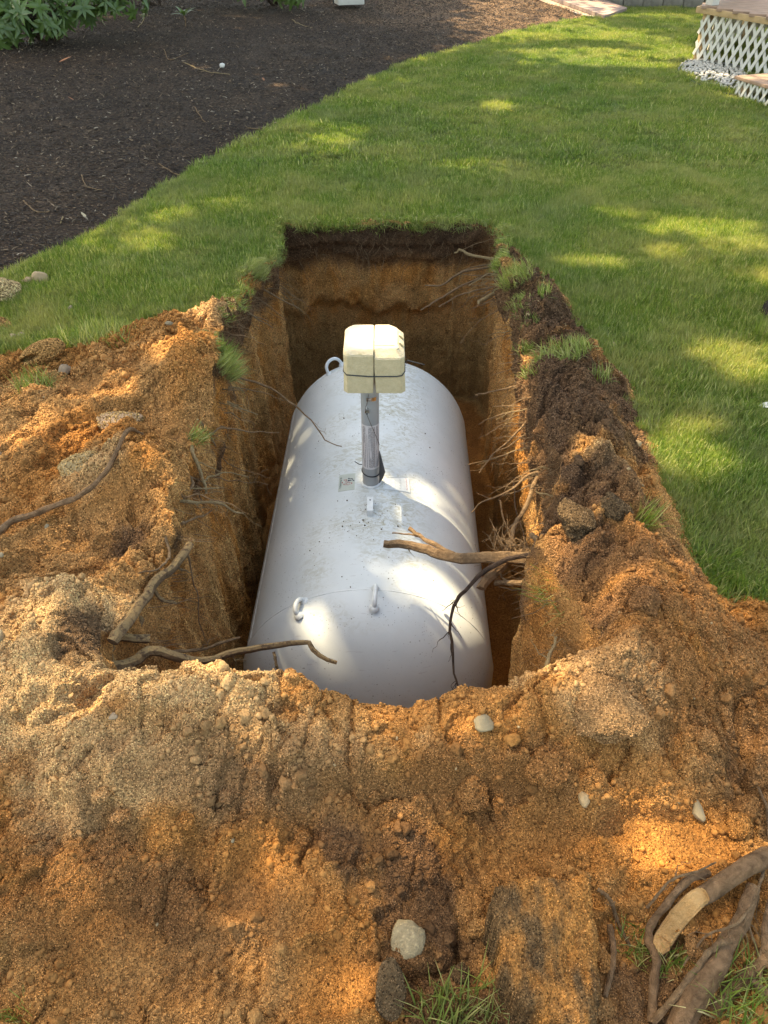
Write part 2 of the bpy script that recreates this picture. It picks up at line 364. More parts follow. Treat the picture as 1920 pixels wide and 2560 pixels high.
# smooth trampled places (world centre, radii)
SMOOTH = [(500,900,.12,.16),(450,1150,.10,.12),(300,1330,.14,.07),(720,2260,.12,.10),(1280,2090,.2,.05),(250,2340,.14,.07),(800,2440,.12,.07),(1640,2080,.16,.05),(1560,1450,.10,.05),(480,2420,.24,.08),(620,2220,.1,.09),(1180,2110,.16,.06),(900,2080,.08,.05),(1700,2130,.14,.06),(400,980,.12,.12),(330,960,.12,.1),(200,980,.2,.12),(1500,900,.08,.25)]
SMW = [(at(a, b, .02), c, d) for a, b, c, d in SMOOTH]
LEDGES = [((730,2040),(860,1985),.035),((860,1985),(1050,1975),.03),((1050,1985),(1330,1990),.05),((380,2290),(690,2330),.018),((690,2150),(690,2330),.02),((680,2340),(655,2480),.018),((150,2040),(330,2110),.03),((1330,2000),(1480,2080),.03)]
LEDW = [(at(*a, .03), at(*b, .03), h) for a, b, h in LEDGES]
def soil_mask(x, y):
    w = fbm(x, y, x * 0, 0.22, 3, 5) * 0.07 + fbm(x, y, x * 0, 0.05, 2, 8) * 0.03
    return poly_sd(soilP, x, y) + w
def smooth_mask(x, y):
    s = np.zeros(x.shape); n = 0.35 * fbm(x, y, x * 0, 0.09, 2, 61)
    for c, a, b in SMW:
        s = np.maximum(s, 1 - sstep(0.5, 1.0, np.hypot((x - c.x) / a, (y - c.y) / b) + n))
    return s
def height(x, y, micro=True):
    """ground height, x and y arrays"""
    x = np.asarray(x, float); y = np.asarray(y, float); h = np.zeros(x.shape)
    sd = soil_mask(x, y); near = (np.abs(x) < 3.2) & (y > -1.5) & (y < 5.4) & (sd > -0.4)
    if near.any():
        xs = x[near]; ys = y[near]; m = sstep(-0.05, 0.16, sd[near])
        hm = np.maximum(macro(xs, ys), -0.06) * sstep(-0.12, 0.1, sd[near])
        # crumbs only where there is loose soil
        if micro:
            z0 = xs * 0; sm = smooth_mask(xs, ys); k = m * (1 - 0.85 * sm)
            rough = 0.65 + 0.5 * fbm(xs, ys, z0, 0.3, 2, 31)
            d0, id0 = worley(xs + 0.05 * fbm(xs, ys, z0, .12, 3, 7), ys + 0.05 * fbm(xs, ys, z0, .12, 3, 8), 0.20, 10); d1, id1 = worley(xs + 0.02 * fbm(xs, ys, z0, .06, 2, 3), ys, 0.085, 11); d2, id2 = worley(xs, ys, 0.034, 12); d3, _ = worley(xs, ys, 0.014, 13)
            dome = lambda d: np.sqrt(np.clip(1 - d * d, 0, 1))
            hm = hm + m * (1 - .5 * sm) * 0.030 * fbm(xs, ys, z0, 0.26, 3, 1) + k * (0.030 * fbm(xs, ys, z0, 0.12, 4, 2, .6) + 0.020 * (0.3 - np.abs(fbm(xs, ys, z0, 0.16, 3, 6))) + 0.026 * (sstep(1.0, 0.6, d0 + 0.35 * fbm(xs, ys, z0, .05, 3, 14))) * (id0 > 0.5) * (0.5 + id0) + 0.032 * rough * dome(d1) * (id1 > 0.5) + 0.017 * rough * dome(d2) * (id2 > 0.3) - 0.030 * np.exp(-(fbm(xs, ys, z0, 0.23, 3, 15) / 0.045) ** 2) * sstep(0.0, 0.25, fbm(xs, ys, z0, 0.3, 2, 16)) - 0.016 * np.exp(-(fbm(xs, ys, z0, 0.10, 3, 17) / 0.06) ** 2) * sstep(-.05, 0.25, fbm(xs, ys, z0, 0.2, 2, 18)) + 0.0075 * dome(d3) - 0.008 + 0.004 * fbm(xs, ys, z0, 0.02, 2, 4))
            # torn clumpy bank along both side rims
            dl = -poly_sd(lipP, xs, ys); d5, id5 = worley(xs + .03 * fbm(xs, ys, z0, .07, 2, 24), ys + .03 * fbm(xs, ys, z0, .07, 2, 25), 0.11, 26)
            rm = np.where(xs > 0, sstep(.34, .10, dl), .6 * sstep(.20, .04, dl)) * sstep(1.4, 1.6, ys) * (1 - sstep(3.7, 3.95, ys))
            hm = hm + m * rm * (0.050 * sstep(1.0, .45, d5 + .25 * fbm(xs, ys, z0, .03, 2, 27)) * (id5 > .3) * (.4 + id5) + 0.022 * fbm(xs, ys, z0, .05, 3, 28, .65))
            for a, b, hh in LEDW:
                e = np.array((b.x - a.x, b.y - a.y)); L = np.hypot(*e); e /= L
                t = (xs - a.x) * e[0] + (ys - a.y) * e[1]; dn = (xs - a.x) * -e[1] + (ys - a.y) * e[0] + 0.02 * fbm(xs, ys, z0, .08, 3, 9)
                hm = hm + m * 1.6 * hh * sstep(-.012, .012, dn) * (1 - sstep(0.02, 0.16, dn)) * sstep(-.04, .04, t) * (1 - sstep(L - .04, L + .04, t))
            # tyre tread left in the trampled sand
            for px, py, w_ in ((1160, 2110, .10), (540, 2420, .12)):
                c = at(px, py, 0); u = (xs - c.x); v = (ys - c.y); q = np.exp(-((u / w_) ** 2 + (v / .06) ** 2) ** 2)
                zig = np.abs(((v / 0.03) % 1.0) - 0.5) * 0.03
                hm = hm + q * m * 0.007 * np.tanh(3 * np.sin((u + zig * 1.2) / 0.034 * 2 * math.pi))
        h[near] = hm
    far = ~near
    md = poly_sd(mulchP, x, y)
    h += sstep(0.0, 0.5, md) * 0.03 + np.clip(md, 0, 6) * 0.022 + (md > -0.3) * 0.01 * fbm(x, y, x * 0, 0.25, 3, 77)
    h += (sd < 0) * 0.012 * fbm(x, y, x * 0, 0.7, 2, 45) * (md < 0)
    return h

# stadium coordinates round the pit
AX, Y0, Y1 = -0.05, 1.78, 3.85
def medial(p): return np.array((AX, min(max(p[1], Y0), Y1)))
lp = lipP[:, :2]; closed = np.vstack([lp, lp[:1]])
sl = np.hypot(*np.diff(closed, axis=0).T); wgt = np.where((closed[:-1, 1] < 1.6), 2.0, np.where(closed[:-1, 1] > 4.2, 0.8, 1.0))
cum = np.r_[0, np.cumsum(sl * wgt)]
NT = 1900
tt = np.linspace(0, cum[-1], NT, endpoint=False)
lx = np.interp(tt, cum, closed[:, 0]); ly = np.interp(tt, cum, closed[:, 1])
for _ in range(6):
    lx = (np.roll(lx, 1) + lx + np.roll(lx, -1)) / 3; ly = (np.roll(ly, 1) + ly + np.roll(ly, -1)) / 3
mx_ = np.full(NT, AX); my_ = np.clip(ly, Y0, Y1)
dx_ = lx - mx_; dy_ = ly - my_; r0 = np.hypot(dx_, dy_); dx_ /= r0; dy_ /= r0
r0 = r0 + 0.034 * fbm(lx, ly, lx * 0, 0.22, 3, 21) + 0.026 * fbm(lx, ly, lx * 0, 0.07, 3, 22, .6)
# rings outside the lip
NF = 150
g = np.linspace(0, 1, NF); fine = 1.25 * (0.45 * g + 0.55 * g ** 2)
coarse = 1.25 + np.geomspace(0.02, 85, 46)
rad = np.r_[fine, coarse]
RX = mx_[None] + dx_[None] * (r0[None] + rad[:, None]); RY = my_[None] + dy_[None] * (r0[None] + rad[:, None])
RZ = height(RX.ravel(), RY.ravel()).reshape(RX.shape)
# walls
FLOOR = -1.24
NW = 84
lev = np.linspace(0, 1, NW + 1)[1:]
lx0 = RX[0]; ly0 = RY[0]; lz0 = RZ[0]
WZ = lz0[None] + (FLOOR - lz0[None]) * lev[:, None] ** 1.05
right = sstep(0.2, 0.45, dx_) * sstep(1.05, 1.3, ly0) * (1 - sstep(2.7, 3.2, ly0)); farw = sstep(0.6, 0.9, dy_); left = sstep(0.4, 0.8, -dx_); nearw = sstep(0.5, 0.8, -dy_)
LX = np.broadcast_to(lx0, WZ.shape); LY = np.broadcast_to(ly0, WZ.shape)
wob = 0.10 * fbm(LX, LY, WZ * 0.3, 0.30, 4, 81, 0.65)
off = -0.05 * left[None] * sstep(0.0, -1.2, WZ)
und = -0.34 + 0.10 * fbm(LX, LY, WZ * 0, 0.2, 3, 84) - 0.30 * sstep(1.9, 1.3, LY)
off = off + right[None] * (0.46 * sstep(und + 0.02, und - 0.22, WZ) * (1 - 0.75 * sstep(-0.75, -1.2, WZ)))
off = off + farw[None] * (0.035 * (sstep(-0.10, -0.14, WZ + wob * .4)) + 0.02 * sstep(-0.2, -0.23, WZ + wob) + 0.07 * sstep(-0.50, -0.60, WZ + 2.2 * wob))
off = off + 0.05 * sstep(-0.05, -0.22, WZ) * (1 - farw[None]) * (1 - right[None]) * sstep(-0.3, 0.3, fbm(LX, LY, WZ * 0, 0.3, 2, 87))       # topsoil held together by roots hangs over
off = off + 0.034 * fbm(LX, LY, WZ, 0.20, 4, 82, 0.6) + 0.012 * fbm(LX * 2.5, LY * 2.5, WZ * 0.5, 0.08, 3, 83) + 0.012 * fbm(LX, LY, WZ, 0.04, 3, 86)
top_crumb = sstep(-0.30, -0.05, WZ)
off = off + top_crumb * 0.025 * fbm(LX, LY, WZ, 0.05, 2, 85)
off = off * sstep(0, 0.06, lz0[None] - WZ)
WX = LX + dx_[None] * off; WY = LY + dy_[None] * off
# floor: rings closing on the medial line
NFl = 14
fl = np.linspace(0, 1, NFl + 1)[1:]
FX = WX[-1][None] * (1 - fl[:, None]) + mx_[None] * fl[:, None]; FY = WY[-1][None] * (1 - fl[:, None]) + my_[None] * fl[:, None]
FZ = FLOOR + 0.03 * fbm(FX, FY, FX * 0, 0.15, 3, 90) * np.minimum(1, fl[:, None] * 6) + 0 * FX
GX = np.vstack([FX[::-1], WX[::-1], RX]); GY = np.vstack([FY[::-1], WY[::-1], RY]); GZ = np.vstack([FZ[::-1], WZ[::-1], RZ])
nr = GX.shape[0]; V = np.stack([GX.ravel(), GY.ravel(), GZ.ravel()], 1)
ii = np.arange(NT); jj = np.roll(ii, -1)
Fq = np.concatenate([np.stack([k * NT + ii, k * NT + jj, (k + 1) * NT + jj, (k + 1) * NT + ii], 1) for k in range(nr - 1)])
# orientation: make outside faces look up
a = V[Fq[-NT * 20]]; nz = np.cross(a[1] - a[0], a[2] - a[0])[2]
if nz < 0: Fq = Fq[:, ::-1]

# ---- colours of the soil itself (no shading in here)
x, y, z = V.T; z0 = x * 0
C_SAND = np.array((0.455, 0.234, 0.084)); C_ORANGE = np.array((0.42, 0.178, 0.046)); C_PALE = np.array((0.58, 0.37, 0.178)); C_TOP = np.array((0.110, 0.063, 0.035)); C_BROWN = np.array((0.20, 0.100, 0.045)); C_OLIVE = np.array((0.38, 0.225, 0.085))
def mixn(c, b, f): return c * (1 - f[:, None]) + b * f[:, None]
def spots(lst, x, y, s=0.10, seed=50):
    w = np.zeros(x.shape); n = fbm(x, y, x * 0, s, 3, seed)
    for px, py, zz, a, b, st in lst:
        c = at(px, py, zz); d = np.hypot((x - c.x) / a, (y - c.y) / b)
        w = np.maximum(w, st * (1 - sstep(0.55, 1.1, d + 0.6 * n)))
    return w
def outer_col(x, y, z):
    col = np.tile(C_SAND, (len(x), 1))
    col = mixn(col, C_ORANGE, sstep(-0.1, 0.35, fbm(x, y, z, 0.35, 3, 41)) * 0.8)
    rb = [(1480,1560,.18,.3,.25,.7),(1600,1500,.18,.3,.2,.6),(1250,1850,.12,.35,.16,.6),(1500,1900,.1,.3,.2,.6),(1250,2100,.03,.3,.12,.5),(1700,2150,.02,.3,.15,.8),(950,2100,.03,.2,.1,.6),(1450,2300,0,.1,.12,.6)]
    col = mixn(col, C_ORANGE, spots(rb, x, y))
    pal = [(130,1600,.2,.22,.25,.9),(80,1780,.18,.25,.16,.8),(450,1740,.17,.35,.10,.85),(250,1950,.12,.3,.13,.7),(650,1900,.1,.3,.1,.5),(1550,1750,.17,.16,.1,.7),(250,1180,.15,.16,.14,.7),(540,800,.05,.12,.2,.5),(1500,1210,.12,.14,.08,.6),(1380,1700,.15,.2,.07,.5)]
    col = mixn(col, C_PALE, spots(pal, x, y))
    dark = [(1340,720,.02,.10,.4,.95),(1400,820,.03,.22,.5,.95),(1470,1000,.06,.26,.40,.92),(1560,1060,.06,.16,.3,.85),(1400,1100,.08,.14,.2,.8),(1380,1180,.1,.10,.2,.9),(1490,1110,.1,.13,.13,.9),(1420,1340,.12,.13,.10,.95),(1560,1290,.12,.15,.07,.75),(1460,1440,.13,.08,.09,.8),(1620,1330,.1,.12,.08,.6),(1560,1560,.18,.09,.07,.6),(1450,1620,.12,.06,.08,.7),
            (330,1380,.08,.09,.10,.9),(250,1640,.13,.10,.10,.9),(420,1130,.09,.05,.09,.5),(560,790,.04,.05,.2,.4),
            (1060,2260,0,.10,.15,.85),(850,2120,.02,.06,.06,.8),(1000,2120,.02,.07,.05,.7),(1080,2430,0,.16,.1,.7),(1180,2520,0,.2,.08,.8),(1640,2480,0,.12,.1,.8),(640,1980,.1,.1,.06,.45),(260,2100,.05,.12,.08,.45),(430,2240,0,.12,.06,.45),(1880,1950,.03,.15,.15,.5)]
    col = mixn(col, C_TOP, spots(dark, x, y, 0.07, 52) * (z > -0.12))
    brn = [(1520,1420,.18,.24,.14,.75),(1640,1440,.12,.18,.14,.7),(1500,1300,.15,.2,.12,.7),(1640,1560,.16,.2,.12,.6),(1740,1620,.1,.2,.14,.55),(1480,1560,.15,.1,.1,.6),(1650,1750,.1,.3,.15,.5),(700,2000,.05,.4,.1,.45),(300,2250,.03,.4,.15,.4),(1200,1980,.06,.3,.06,.5),(1850,1700,.05,.2,.3,.5),(1450,1480,.12,.2,.15,.35)]
    col = mixn(col, C_BROWN, spots(brn, x, y, 0.08, 53))
    dl = -poly_sd(lipP, x, y); rim = sstep(.26, .06, dl + .14 * fbm(x, y, x * 0, .12, 3, 57)) * (x > .2) * sstep(1.42, 1.55, y) * (1 - .75 * sstep(1.75, 1.5, y)) * (z > -.12)
    col = mixn(col, C_TOP * 1.1, .9 * rim * (dl > -.02) * sstep(-.28, .08, fbm(x, y, x * 0, .13, 3, 58)))
    return col
col = outer_col(x, y, z)
# strata on the walls
wallm = np.zeros(len(x), bool); wallm[NFl * NT:(NFl + NW) * NT] = True
dyw = np.tile(dy_, nr); dxw = np.tile(dx_, nr); zn = z + 0.05 * fbm(x, y, z0, 0.18, 3, 70) + 0.02 * fbm(x, y, z, 0.04, 2, 71)
wc = np.tile(C_SAND * 1.3, (len(x), 1))
wc = mixn(wc, C_ORANGE * 1.3, sstep(-0.2, 0.3, fbm(x * 2, y * 2, z, 0.25, 3, 72)))
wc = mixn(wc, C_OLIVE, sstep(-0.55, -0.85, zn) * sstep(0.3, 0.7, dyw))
wc = mixn(wc, C_OLIVE * 1.05, sstep(-0.05, 0.4, fbm(x * 3, y * 3, z * 0.4, 0.2, 3, 73)) * 0.5)
isfar = sstep(0.5, 0.8, dyw)
wc = mixn(wc, C_BROWN * 0.75, isfar * sstep(-0.30, -0.22, zn) * 0.9)
wc = mixn(wc, C_TOP * 0.9, isfar * sstep(-0.22, -0.16, zn) * (0.75 + 0.25 * sstep(-0.1, -0.05, zn)))
isside = 1 - isfar
wc = mixn(wc, C_TOP * 1.1, isside * sstep(-0.20, -0.12, zn + 0.09 * fbm(x, y, z0, .25, 3, 74) - 0.10 * sstep(2.6, 1.8, y) * (x < 0)) * 0.9 * sstep(-0.15, 0.15, fbm(x, y, z, .16, 3, 75) + 0.3 - 0.5 * sstep(2.9, 2.2, y) * (x < 0) - 0.25 * (x > 0) * sstep(2.4, 1.6, y)))
isnear = sstep(0.4, 0.7, -dyw)
wc = mixn(wc, C_SAND, isnear * 0.8)
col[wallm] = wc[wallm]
fm = np.zeros(len(x), bool); fm[:NFl * NT] = True
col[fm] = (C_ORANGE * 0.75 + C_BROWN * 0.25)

# ---- split into ground (soil), lawn, mulch bed
fc = V[Fq[:, [0, 2]]].mean(1)
sdf = soil_mask(fc[:, 0], fc[:, 1]); mdf = poly_sd(mulchP, fc[:, 0], fc[:, 1]) + 0.05 * fbm(fc[:, 0], fc[:, 1], fc[:, 0] * 0, 0.3, 3, 91)
inside = np.arange(len(Fq)) < NT * (NFl + NW)
cls = np.where(inside | (sdf > -0.03), 0, np.where(mdf > 0, 2, 1))
def sub(name, k, material):
    f = Fq[cls == k]; u, inv = np.unique(f, return_inverse=True)
    me = np_mesh(name, V[u], inv.reshape(f.shape), material); o = bpy.data.objects.new(name, me); link(o); tag(o, kind='structure')
    return o, u
ground, ug = sub('ground', 0, M['soil']); fattr(ground.data, 'Col', col[ug], 'FLOAT_COLOR')
lawn, _ = sub('lawn', 1, M['lawn'])
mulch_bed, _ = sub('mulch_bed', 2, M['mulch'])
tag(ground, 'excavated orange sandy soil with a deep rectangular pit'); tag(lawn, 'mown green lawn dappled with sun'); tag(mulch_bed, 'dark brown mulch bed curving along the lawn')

def hz(x, y, micro=True): return float(height(np.array([x]), np.array([y]), micro)[0])
def on(px, py):
    """ground point seen at a pixel"""
    z = 0.05
    for _ in range(6):
        p = at(px, py, z); z = 0.5 * z + 0.5 * hz(p.x, p.y, False)
    p = at(px, py, z); return Vector((p.x, p.y, hz(p.x, p.y)))
# ================================================================ tank, riser, block
M['paint'] = None
def paint_mat():
    m, nt, b = mat('tank_paint'); p = pos(nt)
    base = ramp(nt, noise(nt, 2.5, 4, 0.6, p), [(0.35, (0.535, 0.575, 0.57)), (0.65, (0.62, 0.655, 0.645))])
    # muddy smears along the crown of the tank
    sx = N(nt, 'ShaderNodeSeparateXYZ'); nt.links.new(p, sx.inputs[0])
    zr = N(nt, 'ShaderNodeMapRange'); nt.links.new(sx.outputs[2], zr.inputs[0]); zr.inputs[1].default_value = -0.34; zr.inputs[2].default_value = -0.252
    mp = N(nt, 'ShaderNodeMapping'); mp.inputs['Scale'].default_value = (1, 1.6, 1); nt.links.new(p, mp.inputs[0])
    sm = ramp(nt, noise(nt, 26, 6, 0.75, mp.outputs[0], 1.5), [(0.45, (0, 0, 0)), (0.60, (0.85, 0.85, 0.85))])
    sm2 = ramp(nt, noise(nt, 3.2, 3, 0.5, p), [(0.36, (0, 0, 0)), (0.55, (1, 1, 1))])
    f = N(nt, 'ShaderNodeMath', operation='MULTIPLY'); nt.links.new(sm, f.inputs[0]); nt.links.new(sm2, f.inputs[1])
    f2 = N(nt, 'ShaderNodeMath', operation='MULTIPLY'); nt.links.new(f.outputs[0], f2.inputs[0]); nt.links.new(zr.outputs[0], f2.inputs[1])
    c = mixc(nt, f2.outputs[0], base, (0.33, 0.31, 0.215))
    # scratches
    mp2 = N(nt, 'ShaderNodeMapping'); mp2.inputs['Scale'].default_value = (3, 26, 26); mp2.inputs['Rotation'].default_value = (0, 0, 0.5); nt.links.new(p, mp2.inputs[0])
    sc = ramp(nt, noise(nt, 3, 3, 0.5, mp2.outputs[0]), [(0.70, (0, 0, 0)), (0.73, (0.45, 0.45, 0.45))])
    c = mixc(nt, sc, c, (0.42, 0.42, 0.42))
    # specks of soil
    for s_, th, amt in ((55, 0.13, 0.55), (130, 0.16, 0.6)):
        v = N(nt, 'ShaderNodeTexVoronoi'); v.inputs['Scale'].default_value = s_; nt.links.new(p, v.inputs['Vector'])
        spk = ramp(nt, v.outputs['Distance'], [(th * 0.8, (1, 1, 1)), (th * 1.2, (0, 0, 0))])
        cs = N(nt, 'ShaderNodeSeparateColor'); nt.links.new(v.outputs['Color'], cs.inputs[0])
        on_ = ramp(nt, cs.outputs[0], [(0.62, (0, 0, 0)), (0.64, (1, 1, 1))])
        pt = ramp(nt, noise(nt, 5, 3, 0.6, p), [(0.45, (0.12, 0.12, 0.12)), (0.62, (1, 1, 1))])
        q = N(nt, 'ShaderNodeMath', operation='MULTIPLY'); nt.links.new(spk, q.inputs[0]); nt.links.new(on_, q.inputs[1])
        q2 = N(nt, 'ShaderNodeMath', operation='MULTIPLY'); nt.links.new(q.outputs[0], q2.inputs[0]); nt.links.new(pt, q2.inputs[1])
        c = mixc(nt, q2.outputs[0], c, (0.07, 0.055, 0.04))
    # dust rubbed on the flanks
    dz = N(nt, 'ShaderNodeMapRange'); nt.links.new(sx.outputs[2], dz.inputs[0]); dz.inputs[1].default_value = -0.45; dz.inputs[2].default_value = -0.8; dz.inputs[3].default_value = 0; dz.inputs[4].default_value = 0.5
    dd = N(nt, 'ShaderNodeMath', operation='MULTIPLY'); nt.links.new(dz.outputs[0], dd.inputs[0]); nt.links.new(ramp(nt, noise(nt, 9, 5, 0.7, p), [(0.45, (0, 0, 0)), (0.65, (1, 1, 1))]), dd.inputs[1])
    c = mixc(nt, dd.outputs[0], c, (0.45, 0.36, 0.22))
    nt.links.new(c, b.inputs['Base Color']); b.inputs['Roughness'].default_value = 0.36; b.inputs['Specular IOR Level'].default_value = 0.3
    nt.links.new(ramp(nt, noise(nt, 14, 4, 0.6, p), [(0.3, (0.52, 0.52, 0.52)), (0.7, (0.72, 0.72, 0.72))]), b.inputs['Roughness'])
    nb = bump(nt, noise(nt, 2.2, 2, 0.4, p), 0.12, 0.03); nb = bump(nt, noise(nt, 260, 2, 0.5, p), 0.05, 0.002, nb)
    nt.links.new(nb, b.inputs['Normal']); return m
M['paint'] = paint_mat()
M['paint_plain'] = simple('lug_paint', (0.60, 0.63, 0.615), 0.5, 0.12, 30, 0.1, 0.002)
M['weld'] = simple('weld_paint', (0.58, 0.61, 0.60), 0.5, 0.08, 60, 0.5, 0.003, bscale=160)
M['steel'] = simple('grey_riser', (0.32, 0.325, 0.31), 0.42, 0.10, 14, 0.08, 0.002)
M['chrome'] = simple('bright_metal', (0.62, 0.62, 0.60), 0.25, 0.15, 40, 0.1, 0.001, metal=1.0)
M['black'] = simple('black_plastic', (0.012, 0.012, 0.013), 0.35, 0.2, 40, 0.1, 0.001)
M['plate'] = simple('dark_plate', (0.055, 0.056, 0.056), 0.5, 0.25, 30, 0.1, 0.001)
M['wire'] = simple('thin_wire', (0.10, 0.075, 0.06), 0.5, 0.2, 40, 0, 0.001)
M['sticker'] = simple('sticker_film', (0.40, 0.44, 0.385), 0.4, 0.06, 30, 0, 0.001)
M['navy'] = simple('navy_print', (0.012, 0.022, 0.055), 0.5, 0.2, 60, 0, 0.001)
M['red'] = simple('red_print', (0.33, 0.03, 0.045), 0.5, 0.2, 60, 0, 0.001)
M['ink'] = simple('ink_print', (0.012, 0.035, 0.04), 0.5, 0.2, 60, 0, 0.001)
def foam_mat():
    m, nt, b = mat('foam'); p = pos(nt)
    c = ramp(nt, noise(nt, 60, 5, 0.7, p), [(0.3, (0.43, 0.36, 0.215)), (0.7, (0.54, 0.46, 0.29))])
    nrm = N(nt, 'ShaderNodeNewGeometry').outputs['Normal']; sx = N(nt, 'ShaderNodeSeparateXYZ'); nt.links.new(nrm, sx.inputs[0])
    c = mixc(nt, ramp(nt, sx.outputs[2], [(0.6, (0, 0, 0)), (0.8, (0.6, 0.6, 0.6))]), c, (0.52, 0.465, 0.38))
    v = N(nt, 'ShaderNodeTexVoronoi'); v.inputs['Scale'].default_value = 230; nt.links.new(p, v.inputs['Vector'])
    c = mixc(nt, ramp(nt, v.outputs['Distance'], [(0.06, (0.5, 0.5, 0.5)), (0.12, (0, 0, 0))]), c, (0.30, 0.22, 0.12))
    nt.links.new(c, b.inputs['Base Color']); b.inputs['Roughness'].default_value = 0.85; b.inputs['Specular IOR Level'].default_value = 0.2
    nb = bump(nt, v.outputs['Distance'], 0.35, 0.003); nb = bump(nt, noise(nt, 45, 4, 0.6, p), 0.35, 0.006, nb)
    nt.links.new(nb, b.inputs['Normal']); return m
M['foam'] = foam_mat()

TR = 0.475; TZ = -0.725; TY0, TY1 = 1.745, 3.30; HD = 0.245
def tax(y): return -0.060 + 0.016 * (y - 1.7)
def tank_r(y):
    if y < TY0: return TR * math.sqrt(max(0, 1 - ((TY0 - y) / HD) ** 2))
    if y > TY1: return TR * math.sqrt(max(0, 1 - ((y - TY1) / HD) ** 2))
    return TR
def tpt(th, y, off=0.0):
    """point on the tank: th from the crown to the right"""
    r = tank_r(y) + off
    return Vector((tax(y) + r * math.sin(th), y, TZ + r * math.cos(th)))
def tray(px, py):
    """angle and position on the shell seen at a pixel"""
    d = Vector(ray(px, py)); o = Vector((0, 0, CAMH)); y = 2.4
    for _ in range(4):
        ax = tax(y); a = d.x ** 2 + d.z ** 2; b = (o.x - ax) * d.x + (o.z - TZ) * d.z; c = (o.x - ax) ** 2 + (o.z - TZ) ** 2 - TR ** 2
        disc = max(0, b * b - a * c); t = (-b - math.sqrt(disc)) / a; y = t * d.y
    p = o + d * t
    return math.atan2(p.x - tax(y), p.z - TZ), y
tank = empty('propane_tank', (tax(2.5), 2.5, TZ - TR), 'white propane tank lying at the bottom of the pit', 'tank')
ys = [TY0 - HD * math.sin(a) for a in np.linspace(math.pi / 2, 0, 22)] + list(np.linspace(TY0, TY1, 30))[1:-1] + [TY1 + HD * math.sin(a) for a in np.linspace(0, math.pi / 2, 22)]
NS = 128; vs_ = []; fs_ = []
for yy in ys:
    for k in range(NS): vs_.append(tpt(2 * math.pi * k / NS, yy))
for i in range(len(ys) - 1):
    for k in range(NS):
        k2 = (k + 1) % NS; fs_.append((i * NS + k, i * NS + k2, (i + 1) * NS + k2, (i + 1) * NS + k))
sh = MB().add(vs_, fs_).build('shell', M['paint'], tank)
sh.data.polygons.foreach_set('use_smooth', [True] * len(sh.data.polygons))
for yy in (TY0, TY1):
    MB().tube([tpt(2 * math.pi * k / 96, yy, -0.0015) for k in range(97)], [0.0034 + 0.0008 * math.sin(k * 2.3) for k in range(97)], 6, False).build('weld_seam', M['weld'], tank)
# lengthwise weld of the shell, hidden low on the left
MB().tube([tpt(-1.15, yy, -0.002) for yy in np.linspace(TY0, TY1, 30)], 0.004, 6).build('weld_seam', M['weld'], tank)
def lug(th, y, along, length, hgt, r=0.0082):
    c = tpt(th, y); n = (c - Vector((tax(y), y if TY0 <= y <= TY1 else (TY0 if y < TY0 else TY1), TZ))).normalized()
    d = (along - n * along.dot(n)).normalized()
    pts = []
    for k in range(17):
        a = math.pi * k / 16
        pts.append(c - d * math.cos(a) * length / 2 + n * (math.sin(a) ** 0.6 * hgt - 0.006))
    o = MB().tube(pts, r, 10).build('lug', M['paint_plain'], tank)
    for s_ in (-1, 1):
        p = c + d * s_ * length / 2
        MB().tube([p - n * 0.006, p + n * 0.003, p + n * 0.008], [0.018, 0.0155, 0.0095], 12).build('weld_foot', M['weld'], o)
    return o
lug(0.06, TY0 - 0.035, Vector((0.02, 1, 0)), 0.08, 0.042)
lug(-0.50, TY0 - 0.03, Vector((0.45, 1, 0)), 0.056, 0.036)
lug(-0.47, TY1 + 0.03, Vector((0.9, 0.5, 0)), 0.085, 0.06)
# strap bracket in front of the riser
th, yb = tray(925, 1290); c = tpt(th, yb)
MB().box(c + Vector((0, 0.0, 0.012)), (0.024, 0.005, 0.034), bev=0.001).box(c + Vector((0, 0.040, 0.0275)), (0.024, 0.080, 0.004), bev=0.001).box(c + Vector((0, 0.078, 0.010)), (0.024, 0.004, 0.03), bev=0.001).build('bracket', M['paint_plain'], tank)
MB().tube([c + Vector((0, 0.060, 0.028)), c + Vector((0, 0.060, 0.0302))], 0.0035, 10).build('bolt_hole', M['black'], tank)
# plates and stickers follow the curve of the shell
def patch(name, cs, material, off, nu=10, nv=10, parent=tank, corner=0.0):
    q = [tray(*c) for c in cs]          # TL TR BR BL
    def S(u, v, o=off):
        a = [q[0][i] * (1 - u) * (1 - v) + q[1][i] * u * (1 - v) + q[2][i] * u * v + q[3][i] * (1 - u) * v for i in (0, 1)]
        return tpt(a[0], a[1], o)
    mb = MB(); vs_ = [S(i / nu, j / nv) for j in range(nv + 1) for i in range(nu + 1)]
    fs_ = [(j * (nu + 1) + i, j * (nu + 1) + i + 1, (j + 1) * (nu + 1) + i + 1, (j + 1) * (nu + 1) + i) for j in range(nv) for i in range(nu)]
    b = len(vs_); edge = [(i / nu, 0) for i in range(nu)] + [(1, j / nv) for j in range(nv)] + [(1 - i / nu, 1) for i in range(nu)] + [(0, 1 - j / nv) for j in range(nv)]
    vs_ += [S(u, v) for u, v in edge] + [S(u, v, -0.001) for u, v in edge]; ne = len(edge)
    fs_ += [(b + k, b + (k + 1) % ne, b + ne + (k + 1) % ne, b + ne + k) for k in range(ne)]
    return mb.add(vs_, fs_).build(name, material, parent), S
